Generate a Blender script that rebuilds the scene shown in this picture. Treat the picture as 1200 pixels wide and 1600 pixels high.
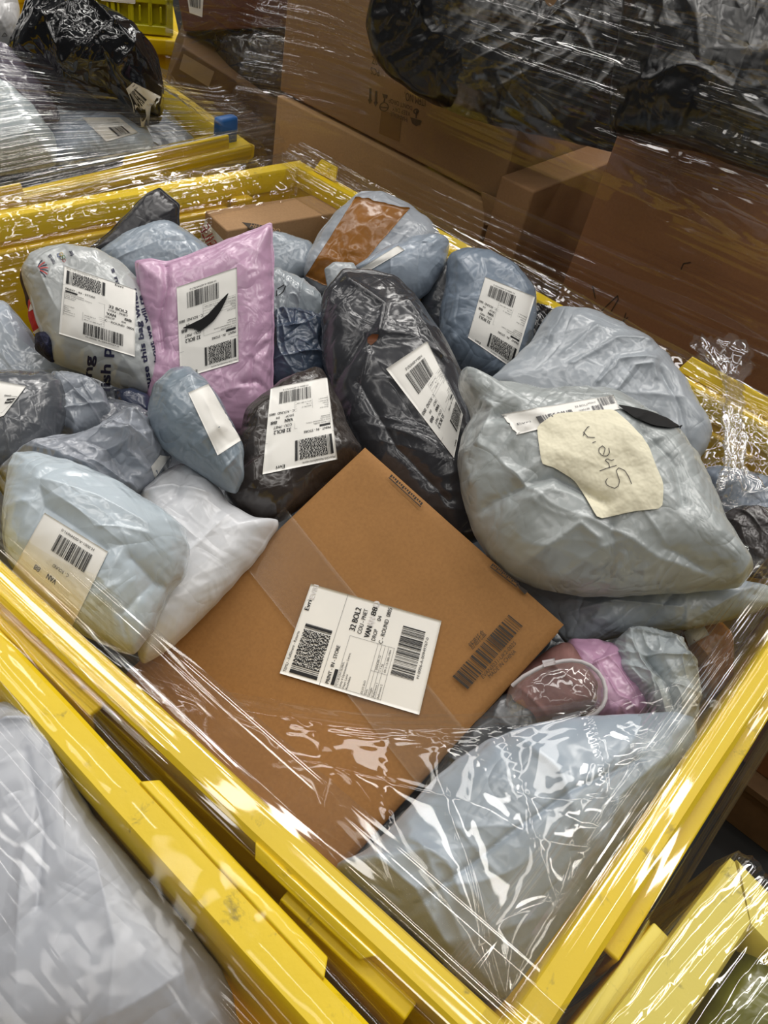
import bpy, bmesh, math, random
import numpy as np
from mathutils import Matrix, Vector

S = bpy.context.scene
for o in list(bpy.data.objects): bpy.data.objects.remove(o, do_unlink=True)
COL = S.collection
Z0 = 0.98                       # height of the container rims above the floor

# ------------------------------------------------------------------ camera
R = np.array([[0.6420825690684274, -0.7462873692668055, 0.17545693765513765],
              [-0.45361864419224407, -0.5543389843677109, -0.697809727684678],
              [0.6180292065426021, 0.368460924499471, -0.6944612638422074]])
CAM = np.array([-0.22722219472179414, 0.059921743880472944, 0.6141988191954373 + Z0])
F = 1250.0
cd = bpy.data.cameras.new('camera'); cam = bpy.data.objects.new('camera', cd); COL.objects.link(cam)
cd.sensor_fit = 'VERTICAL'; cd.sensor_height = 36; cd.sensor_width = 27; cd.lens = 36 * F / 1600; cd.clip_start = 0.01
M = Matrix(((R[0][0], -R[1][0], -R[2][0], CAM[0]), (R[0][1], -R[1][1], -R[2][1], CAM[1]),
            (R[0][2], -R[1][2], -R[2][2], CAM[2]), (0, 0, 0, 1)))
cam.matrix_world = M; S.camera = cam

# ------------------------------------------------------------------ light
w = bpy.data.worlds.new('warehouse'); S.world = w; w.use_nodes = True
w.node_tree.nodes['Background'].inputs[0].default_value = (0.93, 0.97, 1, 1)
w.node_tree.nodes['Background'].inputs[1].default_value = 0.05
def lamp(x, y, z, sx, sy, watts, col=(1, 0.965, 0.92), rot=0):
    d = bpy.data.lights.new('ceiling_lamp', 'AREA'); d.shape = 'RECTANGLE'; d.size = sx; d.size_y = sy
    d.energy = watts; d.color = col
    o = bpy.data.objects.new('ceiling_lamp', d); COL.objects.link(o); o.location = (x, y, z); o.rotation_euler = (0, 0, rot)
for lx, wt in ((-1.9, 6), (-.3, 9), (1.3, 17), (2.9, 30), (4.5, 16)):            # rows of strip lamps along the hall
    for ly, k in ((-2.2, .6), (.1, 1.0), (2.4, 1.35), (4.7, .8)):
        lamp(lx, ly, 4.4, 0.22, 1.5, wt * k)
for lx, wt in ((-2.3, 6), (.4, 13), (3.1, 24), (5.8, 14)):                       # unseen crosswise rows, added to draw streak highlights on the film pleats
    for ly in (-1.1, 1.25, 3.6):
        lamp(lx, ly, 4.55, 2.2, 0.22, wt)
S.view_settings.view_transform = 'Standard'; S.view_settings.look = 'None'; S.view_settings.gamma = 1
S.view_settings.use_curve_mapping = False; S.view_settings.exposure = -0.08

# ------------------------------------------------------------------ helpers
rng = random.Random(7)
def lin(c):
    return tuple((v / 255 / 12.92 if v / 255 <= .04045 else ((v / 255 + .055) / 1.055) ** 2.4) for v in c)
def nrm(v): v = np.asarray(v, float); return v / np.linalg.norm(v)
def rays(px):
    px = np.atleast_2d(np.asarray(px, float))
    q = np.stack([(px[:, 0] - 600) / F, (px[:, 1] - 800) / F, np.ones(len(px))], 1)
    return q @ R
def hit(px, p0, n):                       # where the lines of sight meet a plane
    d = rays(px); t = ((p0 - CAM) @ n) / (d @ n)
    return CAM + d * t[:, None]
UP = np.array([0, 0, 1.0])
def at(x, y, z): return hit([(x, y)], np.array([0, 0, z + Z0]), UP)[0]       # z is measured from the rim
def atx(x, y, X): return hit([(x, y)], np.array([X, 0, 0.]), np.array([1., 0, 0]))[0]

_perm = np.random.RandomState(3).permutation(512)
_grad = np.stack([np.cos(np.arange(64) / 64 * 2 * np.pi), np.sin(np.arange(64) / 64 * 2 * np.pi)], 1)
def pn(x, y, seed=0):
    x = np.asarray(x, float) + seed * 17.31; y = np.asarray(y, float) + seed * 5.77
    xi = np.floor(x).astype(int); yi = np.floor(y).astype(int); xf = x - xi; yf = y - yi
    u = xf * xf * xf * (xf * (xf * 6 - 15) + 10); v = yf * yf * yf * (yf * (yf * 6 - 15) + 10)
    def g(i, j):
        h = _perm[(_perm[(xi + i) & 511] + yi + j) & 511] & 63
        return _grad[h, 0] * (xf - i) + _grad[h, 1] * (yf - j)
    a = g(0, 0) + u * (g(1, 0) - g(0, 0)); b = g(0, 1) + u * (g(1, 1) - g(0, 1))
    return a + v * (b - a)

_hv = np.random.RandomState(11).rand(512); 
def facet(x, y, seed=0):
    """creased sheet: random heights joined by flat triangles, so folds run straight and sharp"""
    x = np.asarray(x, float); y = np.asarray(y, float)
    wx = x + .45 * pn(x * .8, y * .8, seed + 61); wy = y + .45 * pn(x * .8, y * .8, seed + 67)
    x = wx + seed * 13.7; y = wy + seed * 7.9; xi = np.floor(x).astype(int); yi = np.floor(y).astype(int); xf = x - xi; yf = y - yi
    def h(i, j): return _hv[_perm[(_perm[(xi + i) & 511] + yi + j) & 511]]
    a, b, c, d = h(0, 0), h(1, 0), h(0, 1), h(1, 1); k = _perm[(_perm[(xi + 7) & 511] + yi + 31) & 511] & 1
    p = np.where(xf + yf < 1, a + xf * (b - a) + yf * (c - a), d + (1 - xf) * (c - d) + (1 - yf) * (b - d))
    q = np.where(xf > yf, a + xf * (b - a) + yf * (d - b), a + yf * (c - a) + xf * (d - c))
    return np.where(k == 1, p, q) - .5

def mesh_obj(name, verts, faces, mat=None, parent=None, smooth=False, mats=None):
    me = bpy.data.meshes.new(name); verts = np.asarray(verts, np.float32)
    if isinstance(faces, np.ndarray):
        k = faces.shape[1]; n = len(faces)
        me.vertices.add(len(verts)); me.vertices.foreach_set('co', verts.ravel())
        me.loops.add(n * k); me.loops.foreach_set('vertex_index', faces.astype(np.int32).ravel())
        me.polygons.add(n); me.polygons.foreach_set('loop_start', np.arange(0, n * k, k, dtype=np.int32))
        me.polygons.foreach_set('loop_total', np.full(n, k, np.int32)); me.update(calc_edges=True); me.validate()
    else:
        me.from_pydata(verts.tolist(), [], [list(f) for f in faces]); me.update()
    if smooth: me.polygons.foreach_set('use_smooth', np.ones(len(me.polygons), bool))
    if mat: me.materials.append(mat)
    o = bpy.data.objects.new(name, me); COL.objects.link(o)
    if parent: o.parent = parent
    return o
def empty(name, loc=(0, 0, 0)):
    o = bpy.data.objects.new(name, None); COL.objects.link(o); o.empty_display_size = .05
    o['base'] = 1
    return o
def tag(o, label, cat, group=None):
    o['label'] = label; o['category'] = cat
    if group: o['group'] = group
    return o
def settle(root):
    """move a thing's Empty to the foot of its parts, keeping the parts where they are"""
    lo = np.full(3, 1e9); hi = -lo
    for c in root.children:
        if c.type != 'MESH': continue
        a = np.empty(len(c.data.vertices) * 3, np.float32); c.data.vertices.foreach_get('co', a); a = a.reshape(-1, 3)
        lo = np.minimum(lo, a.min(0)); hi = np.maximum(hi, a.max(0))
    base = np.array([(lo[0] + hi[0]) / 2, (lo[1] + hi[1]) / 2, lo[2]])
    root.location = base
    for c in root.children: c.location = -base
def grid_faces(nu, nv, wrap=False):
    i = np.arange(nu if wrap else nu - 1)[:, None]; j = np.arange(nv - 1)[None, :]
    a = i * nv + j; b = ((i + 1) % nu) * nv + j
    return np.stack([a, b, b + 1, a + 1], -1).reshape(-1, 4)
def box_vf(c, ax, ay, az):
    """box from corner c along three edge vectors"""
    c, ax, ay, az = (np.asarray(q, float) for q in (c, ax, ay, az))
    v = [c, c + ax, c + ax + ay, c + ay, c + az, c + ax + az, c + ax + ay + az, c + ay + az]
    f = [(0, 3, 2, 1), (4, 5, 6, 7), (0, 1, 5, 4), (1, 2, 6, 5), (2, 3, 7, 6), (3, 0, 4, 7)]
    if np.dot(np.cross(ax, ay), az) < 0: f = [q[::-1] for q in f]
    return v, f
def bev_obj(name, verts, faces, mat, parent=None, r=0.004, seg=2):
    bm = bmesh.new(); vs = [bm.verts.new(tuple(v)) for v in verts]
    for f in faces: bm.faces.new([vs[i] for i in f])
    bmesh.ops.recalc_face_normals(bm, faces=bm.faces)
    if r: bmesh.ops.bevel(bm, geom=bm.edges[:] + bm.verts[:], offset=r, segments=seg, profile=.6, affect='EDGES')
    me = bpy.data.meshes.new(name); bm.to_mesh(me); bm.free()
    me.polygons.foreach_set('use_smooth', np.ones(len(me.polygons), bool)) if r and seg > 1 else None
    me.materials.append(mat); o = bpy.data.objects.new(name, me); COL.objects.link(o)
    if parent: o.parent = parent
    return o
def box(name, c, ax, ay, az, mat, parent=None, r=0.004, seg=2):
    v, f = box_vf(c, ax, ay, az); return bev_obj(name, v, f, mat, parent, r, seg)
def tube_vf(path, rad, n=8, squash=1.0):
    P = np.asarray(path, float); T = np.gradient(P, axis=0); T /= np.linalg.norm(T, axis=1)[:, None]
    ref = nrm(np.array([.31, .17, .93])); A = np.cross(T, ref); A /= np.linalg.norm(A, axis=1)[:, None]; B = np.cross(A, T)
    rad = np.broadcast_to(rad, (len(P),)); th = np.arange(n) / n * 2 * np.pi
    V = P[None] + rad[None, :, None] * (np.cos(th)[:, None, None] * A[None] + squash * np.sin(th)[:, None, None] * B[None])
    return V.reshape(-1, 3), grid_faces(n, len(P), True)

# ------------------------------------------------------------------ materials
def nodes(name):
    m = bpy.data.materials.new(name); m.use_nodes = True; nt = m.node_tree
    return m, nt, nt.nodes['Principled BSDF'], nt.nodes['Material Output']
def nnoise(nt, scale, detail=4, rough=.55, dist=0., kind='FBM', vec=None, mapping=None):
    n = nt.nodes.new('ShaderNodeTexNoise'); n.noise_type = kind
    n.inputs['Scale'].default_value = scale; n.inputs['Detail'].default_value = detail
    n.inputs['Roughness'].default_value = rough; n.inputs['Distortion'].default_value = dist
    tc = nt.nodes.new('ShaderNodeTexCoord'); out = tc.outputs['Object']
    if mapping:
        mp = nt.nodes.new('ShaderNodeMapping'); mp.inputs['Scale'].default_value = mapping
        nt.links.new(out, mp.inputs[0]); out = mp.outputs[0]
    nt.links.new(out, n.inputs['Vector'])
    return n
def ramp(nt, src, stops):
    r = nt.nodes.new('ShaderNodeValToRGB'); nt.links.new(src, r.inputs[0])
    e = r.color_ramp.elements
    while len(e) < len(stops): e.new(.5)
    for k, (p, c) in enumerate(stops): e[k].position = p; e[k].color = (*c, 1)
    return r
def bump(nt, src, strength, dist, prev=None):
    b = nt.nodes.new('ShaderNodeBump'); b.inputs['Strength'].default_value = strength; b.inputs['Distance'].default_value = dist
    nt.links.new(src, b.inputs['Height'])
    if prev: nt.links.new(prev.outputs[0], b.inputs['Normal'])
    return b
_poly = {}
def poly(rgb, rough=.34, crinkle=.5, fine=55, spec=.75):
    """thin polythene mailer film: satin, finely crinkled"""
    rough = rough * .66; key = (rgb, rough, crinkle, fine, spec)
    if key in _poly: return _poly[key]
    m, nt, p, _ = nodes('polythene'); c = lin(rgb)
    n0 = nnoise(nt, 9, 3); r = ramp(nt, n0.outputs[0], [(.3, tuple(v * .93 for v in c)), (.7, tuple(min(1, v * 1.05) for v in c))])
    nt.links.new(r.outputs[0], p.inputs['Base Color'])
    p.inputs['Roughness'].default_value = rough; p.inputs['Specular IOR Level'].default_value = spec
    n1 = nnoise(nt, fine * .5, 2, .5, .9, mapping=(1, .45, .8)); n2 = nnoise(nt, fine * 1.1, 2, .5, .5, mapping=(.5, 1, .8)); n3 = nnoise(nt, 7, 2); n4 = nnoise(nt, 24, 2, .5, .6, mapping=(.3, 1, .6))
    mk_ = ramp(nt, n3.outputs[0], [(.36, (.25,) * 3), (.60, (1,) * 3)])
    prev = None
    for nn, k, dd in ((n4, crinkle, .024), (n1, crinkle, .011), (n2, crinkle * .6, .003)):
        a = nt.nodes.new('ShaderNodeMath'); a.operation = 'ABSOLUTE'; s = nt.nodes.new('ShaderNodeMath'); s.operation = 'SUBTRACT'; s.inputs[1].default_value = .5
        mu = nt.nodes.new('ShaderNodeMath'); mu.operation = 'MULTIPLY'
        nt.links.new(nn.outputs[0], s.inputs[0]); nt.links.new(s.outputs[0], a.inputs[0]); nt.links.new(a.outputs[0], mu.inputs[0]); nt.links.new(mk_.outputs[0], mu.inputs[1])
        prev = bump(nt, mu.outputs[0], k, dd, prev)
    nt.links.new(prev.outputs[0], p.inputs['Normal'])
    _poly[key] = m; return m
def plain(name, rgb, rough=.5, var=.05, scale=40, bmp=.1, dist=.002, spec=.4):
    m, nt, p, _ = nodes(name); c = lin(rgb); n = nnoise(nt, scale, 4)
    r = ramp(nt, n.outputs[0], [(.3, tuple(v * (1 - var) for v in c)), (.7, tuple(min(1, v * (1 + var)) for v in c))])
    nt.links.new(r.outputs[0], p.inputs['Base Color']); p.inputs['Roughness'].default_value = rough
    p.inputs['Specular IOR Level'].default_value = spec
    if bmp: nt.links.new(bump(nt, n.outputs[0], bmp, dist).outputs[0], p.inputs['Normal'])
    return m
def yellow_plastic(rgb, dirt=.5):
    m, nt, p, _ = nodes('yellow_plastic'); c = lin(rgb)
    n = nnoise(nt, 6, 5, .6); base = ramp(nt, n.outputs[0], [(.3, tuple(v * .9 for v in c)), (.7, c)])
    sc = nnoise(nt, 28, 8, .72, .6, mapping=(1, 1, 2.2)); sm = ramp(nt, sc.outputs[0], [(.60, (0, 0, 0)), (.74, (dirt,) * 3)])
    mx = nt.nodes.new('ShaderNodeMix'); mx.data_type = 'RGBA'
    nt.links.new(sm.outputs[0], mx.inputs[0]); nt.links.new(base.outputs[0], mx.inputs[6]); mx.inputs[7].default_value = (.09, .07, .02, 1)
    nt.links.new(mx.outputs[2], p.inputs['Base Color']); p.inputs['Roughness'].default_value = .42
    n2 = nnoise(nt, 120, 4); nt.links.new(bump(nt, n2.outputs[0], .15, .002).outputs[0], p.inputs['Normal'])
    return m
def cardboard(rgb, flute=(1, 1, 1)):
    m, nt, p, _ = nodes('cardboard'); c = lin(rgb)
    n = nnoise(nt, 5, 6, .65); r = ramp(nt, n.outputs[0], [(.25, tuple(v * .86 for v in c)), (.75, tuple(v * 1.08 for v in c))])
    fib = nnoise(nt, 260, 3, .6, mapping=flute); mx = nt.nodes.new('ShaderNodeMix'); mx.data_type = 'RGBA'; mx.blend_type = 'MULTIPLY'
    r2 = ramp(nt, fib.outputs[0], [(.3, (.84, .84, .84)), (.65, (1, 1, 1))]); mx.inputs[0].default_value = .8
    nt.links.new(r.outputs[0], mx.inputs[6]); nt.links.new(r2.outputs[0], mx.inputs[7])
    nt.links.new(mx.outputs[2], p.inputs['Base Color']); p.inputs['Roughness'].default_value = .72; p.inputs['Specular IOR Level'].default_value = .25
    n3 = nnoise(nt, 14, 4); nt.links.new(bump(nt, n3.outputs[0], .2, .006).outputs[0], p.inputs['Normal'])
    return m
def film_mat(name, haze=.03, rough=.07, base=.05, edge=.55, scale=38, strength=.5, tint=(.97, .97, .96), stretch=(1, 1, 1)):
    """clear stretch wrap: see-through, with mirror-like creases"""
    m, nt, p, out = nodes(name); nt.nodes.remove(p)
    tr = nt.nodes.new('ShaderNodeBsdfTransparent'); tr.inputs[0].default_value = (*tint, 1)
    gl = nt.nodes.new('ShaderNodeBsdfGlossy'); gl.inputs['Roughness'].default_value = rough; gl.inputs[0].default_value = (1, 1, 1, 1)
    df = nt.nodes.new('ShaderNodeBsdfDiffuse'); df.inputs[0].default_value = (.9, .9, .9, 1)
    n1 = nnoise(nt, scale, 1, .4, .4, mapping=stretch); b = bump(nt, n1.outputs[0], strength, .004)
    lw = nt.nodes.new('ShaderNodeLayerWeight'); lw.inputs[0].default_value = .5
    nt.links.new(b.outputs[0], gl.inputs['Normal']); nt.links.new(b.outputs[0], lw.inputs['Normal'])
    pw = nt.nodes.new('ShaderNodeMath'); pw.operation = 'POWER'; pw.inputs[1].default_value = 3.5; nt.links.new(lw.outputs['Facing'], pw.inputs[0])
    ma = nt.nodes.new('ShaderNodeMath'); ma.operation = 'MULTIPLY_ADD'; ma.inputs[1].default_value = edge; ma.inputs[2].default_value = base
    nt.links.new(pw.outputs[0], ma.inputs[0])
    m1 = nt.nodes.new('ShaderNodeMixShader'); m1.inputs[0].default_value = haze
    nt.links.new(tr.outputs[0], m1.inputs[1]); nt.links.new(df.outputs[0], m1.inputs[2])
    m2 = nt.nodes.new('ShaderNodeMixShader'); nt.links.new(ma.outputs[0], m2.inputs[0])
    nt.links.new(m1.outputs[0], m2.inputs[1]); nt.links.new(gl.outputs[0], m2.inputs[2]); nt.links.new(m2.outputs[0], out.inputs[0])
    return m
YEL = yellow_plastic((228, 194, 0), .55); YEL2 = yellow_plastic((238, 204, 0), .8); YELD = yellow_plastic((222, 182, 0), .3); YELP = yellow_plastic((224, 206, 90), .8); YELG = yellow_plastic((196, 190, 20), .3)
PAPER = plain('label_paper', (238, 236, 230), .45, .02, 30, .1)
INK = plain('black_ink', (26, 26, 28), .6, .1, 60, 0); INKG = plain('grey_ink', (110, 110, 112), .6, .1, 60, 0)
GHOST = plain('pale_ink', (226, 223, 222), .6, .02, 60, 0)
NAVY = plain('navy_ink', (28, 30, 62), .5, .1, 60, 0); REDINK = plain('red_ink', (190, 45, 40), .5, .1, 60, 0)
BOXINK = plain('carton_ink', (52, 44, 36), .7, .2, 200, 0); BOXINK2 = plain('faded_carton_ink', (78, 62, 48), .7, .2, 200, 0)
HOLE = plain('dark_hole', (6, 6, 7), .8, .1, 30, 0)
CARD = cardboard((158, 114, 66)); CARD2 = cardboard((172, 136, 98)); CARD3 = cardboard((160, 112, 78)); CARD_D = cardboard((160, 122, 86)); CARD_L = cardboard((192, 154, 110))
FILM = film_mat('stretch_film', .005, .04, .022, .45, 22, .10)
FILM_B = film_mat('bright_pleats', .014, .05, .12, .6, 8, .02)
FILM_L = film_mat('loose_film', .006, .07, .018, .45, 8, .02)
FILM_C = film_mat('crumpled_film', .012, .04, .075, .6, 30, .22)
FILM_T = film_mat('twisted_film', .05, .05, .14, .6, 30, .25)
FILM_P = film_mat('pleated_film', .010, .045, .080, .5, 8, .02)
FILM_S = film_mat('streaked_film', .012, .060, .058, .25, 8, .02)
TAPE = film_mat('clear_tape', .008, .2, .022, .4, 12, .05)
BROWN_TAPE = plain('brown_tape', (150, 98, 38), .18, .18, 14, .35, .006, .6)

# ------------------------------------------------------------------ printing
_txt = {}
def text_vf(s):
    if s in _txt: return _txt[s]
    cu = bpy.data.curves.new('t', 'FONT'); cu.body = s; cu.size = 1; cu.resolution_u = 3
    o = bpy.data.objects.new('t', cu); COL.objects.link(o)
    me = bpy.data.meshes.new_from_object(o.evaluated_get(bpy.context.evaluated_depsgraph_get()))
    v = np.array([q.co[:2] for q in me.vertices]) if len(me.vertices) else np.zeros((0, 2)); f = [tuple(p.vertices) for p in me.polygons]
    bpy.data.objects.remove(o); bpy.data.curves.remove(cu); bpy.data.meshes.remove(me)
    _txt[s] = (v, f); return v, f
class Ink:
    """flat print collected in label millimetres (x right, y down)"""
    def __init__(self): self.v = []; self.f = []
    def add(self, v, f):
        k = len(self.v); self.v += [tuple(q) for q in v]; self.f += [tuple(i + k for i in q) for q in f]
    def rect(self, x, y, w_, h, n=1):
        for i in range(n):
            a = x + w_ * i / n; b = x + w_ * (i + 1) / n
            self.add([(a, y), (a, y + h), (b, y + h), (b, y)], [(0, 1, 2, 3)])
    def bar(self, x, y, w_, h, n=6):            # tall bars are cut so they can follow a curved label
        for i in range(n): self.rect(x, y + h * i / n, w_, h / n)
    def text(self, s, x, y, size, width=None, bold=0):
        v, f = text_vf(s)
        if not len(v): return
        w0 = v[:, 0].max() - v[:, 0].min(); sx = (width / w0) if width else size
        q = np.stack([x + (v[:, 0] - v[:, 0].min()) * sx, y - v[:, 1] * size], 1); self.add(q, f)
        if bold: self.add(q + np.array([bold, 0]), f)
    def line(self, pts, wd):
        P = np.asarray(pts, float)
        for a, b in zip(P[:-1], P[1:]):
            d = b - a; L = np.hypot(*d)
            if L < 1e-9: continue
            n = np.array([-d[1], d[0]]) / L * wd / 2; e = d / L * wd * .3
            self.add([a - n - e, b - n + e, b + n + e, a + n - e], [(0, 1, 2, 3)])
    def barcode(self, x, y, w_, h, seed, n=42, cut=6):
        r = random.Random(seed); ws = [r.choice((1, 1, 1, 2, 2, 3, 4)) for _ in range(n * 2)]; t = sum(ws); c = x
        for i, q in enumerate(ws):
            if i % 2 == 0: self.bar(c, y, q / t * w_, h, cut)
            c += q / t * w_
    def stacked(self, x, y, w_, h, seed, rows=30, cols=58):
        r = random.Random(seed); dx = w_ / cols; dy = h / rows
        self.bar(x, y, dx * 4, h); self.bar(x + dx * 5, y, dx * .7, h); self.bar(x + dx * 7, y, dx * .7, h)
        self.bar(x + w_ - dx * 4, y, dx * 3, h); self.bar(x + w_ - dx * .8, y, dx * .5, h); self.bar(x + w_ - dx * 5.4, y, dx * .6, h)
        for j in range(rows):
            c = 9
            while c < cols - 7:
                k = r.choice((1, 1, 2, 2, 3)); k = min(k, cols - 7 - c)
                self.rect(x + c * dx, y + j * dy, k * dx, dy * 1.02); c += k + r.choice((1, 1, 1, 2, 2))
def hom(src, dst):
    A = []
    for (x, y), (u, v) in zip(src, dst):
        A += [[x, y, 1, 0, 0, 0, -u * x, -u * y, -u], [0, 0, 0, x, y, 1, -v * x, -v * y, -v]]
    return np.linalg.svd(np.array(A, float))[2][-1].reshape(3, 3)
def happly(H, q):
    q = np.asarray(q, float); p = np.c_[q, np.ones(len(q))] @ H.T; return p[:, :2] / p[:, 2:]
def courier_ink(seed, top='Temu - Fulfilment - Returns', van='88', num='H-0006-A-00949767-0', addr=('7C11-B-CAX GLOBAL', 'Unity 4 Optimacheen Centre,', 'Hays Lane', 'Rochdale')):
    k = Ink(); g = Ink()
    k.text(top, 3, 5.5, 4.2, 46); k.text('Evri', 74, 7.2, 7, 12, .35)
    k.stacked(4, 9, 56, 30, seed); g.rect(0, 43, 105, .35); k.text('PRINT - IN - STORE', 4, 52, 5.6, 42, .2)
    k.rect(4, 54, 17, 3.6)
    for i, s in enumerate(addr): k.text(s, 4, 61.5 + i * 3.6, 3.2, min(38, 2 + len(s) * 1.45))
    k.text('32 BOL2', 66, 62, 9, 27, .5); k.text('COU - PNET', 65, 69.5, 6.6, 29, .15)
    k.text('VAN', 63, 79, 8.4, 13, .6); k.text(van, 89, 79, 8, 10, .5); k.text('DROP', 62, 86, 6.2, 13, .1); k.text('04', 85, 86, 6, 6, .1)
    k.text('C - ROUND  0805', 61, 94.5, 6.4, 42, .15)
    for yy in (61, 82, 86, 90, 94, 100): g.rect(3, yy + 8, 57, .3) if yy > 61 else g.rect(3, 58.5, 57, .3)
    g.rect(3, 58.5, .3, 50); g.rect(60, 58.5, .3, 50); g.rect(30, 90, .3, 18)
    k.text('DLV2 2kO', 4, 88.5, 3, 14); k.text('Date', 4, 92.6, 3, 6); k.text('Weight', 4, 96.8, 3, 9); k.text('Reference 1', 4, 101, 3, 15); k.text('Reference 2', 4, 106, 3, 15)
    k.text('2024-09-13', 32, 96.6, 3, 16); k.text('1.1 kg', 32, 100.9, 3, 8); k.text('09-2-12-380-1904', 32, 105.8, 3, 25)
    k.barcode(32, 111, 56, 25, seed + 5); k.text(num, 36, 141, 4.2, 46)
    return k, g

# ------------------------------------------------------------------ surfaces that labels lie on
class Flat:
    def __init__(self, p0, n): self.p0 = np.asarray(p0, float); self.n = nrm(n)
    def pos(self, px, off=0.): return hit(px, self.p0 + self.n * off, self.n)
def lay(surf, ink, corners, size, mat, name, parent, off):
    if not ink.v: return None
    px = happly(hom([(0, 0), (size[0], 0), (size[0], size[1]), (0, size[1])], corners), ink.v)
    return mesh_obj(name, surf.pos(px, off), ink.f, mat, parent)
def sheet(surf, corners, size, mat, name, parent, off, nu=30, nv=42, rag=0., keep=None):
    H = hom([(0, 0), (1, 0), (1, 1), (0, 1)], corners)
    u, v = np.meshgrid(np.linspace(0, 1, nu), np.linspace(0, 1, nv), indexing='ij'); q = np.stack([u.ravel(), v.ravel()], 1)
    if rag:
        e = 1 - np.minimum(1, np.minimum(np.minimum(q[:, 0], 1 - q[:, 0]), np.minimum(q[:, 1], 1 - q[:, 1])) * 8)
        q = q + rag * e[:, None] * np.stack([pn(q[:, 0] * 7, q[:, 1] * 7, 3), pn(q[:, 0] * 7, q[:, 1] * 7, 9)], 1)
    top = surf.pos(happly(H, q), off); bot = surf.pos(happly(H, q), off - .0005)
    fs = grid_faces(nu, nv); N = nu * nv
    b = [i * nv for i in range(nu)] + [(nu - 1) * nv + j for j in range(1, nv)] + [i * nv + nv - 1 for i in range(nu - 2, -1, -1)] + [j for j in range(nv - 2, 0, -1)]
    side = np.array([(b[i], b[(i + 1) % len(b)], b[(i + 1) % len(b)] + N, b[i] + N) for i in range(len(b))])
    return mesh_obj(name, np.r_[top, bot], np.r_[fs, fs[:, ::-1] + N, side], mat, parent, True)
def courier_label(surf, parent, corners, seed, lift=.0016, **kw):
    lb = sheet(surf, corners, (105, 150), PAPER, 'shipping_label', parent, lift)
    k, g = courier_ink(seed, **kw)
    lay(surf, k, corners, (105, 150), INK, 'printing', lb, lift + .0007); lay(surf, g, corners, (105, 150), INKG, 'ruled_lines', lb, lift + .0006)
    return lb

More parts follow.
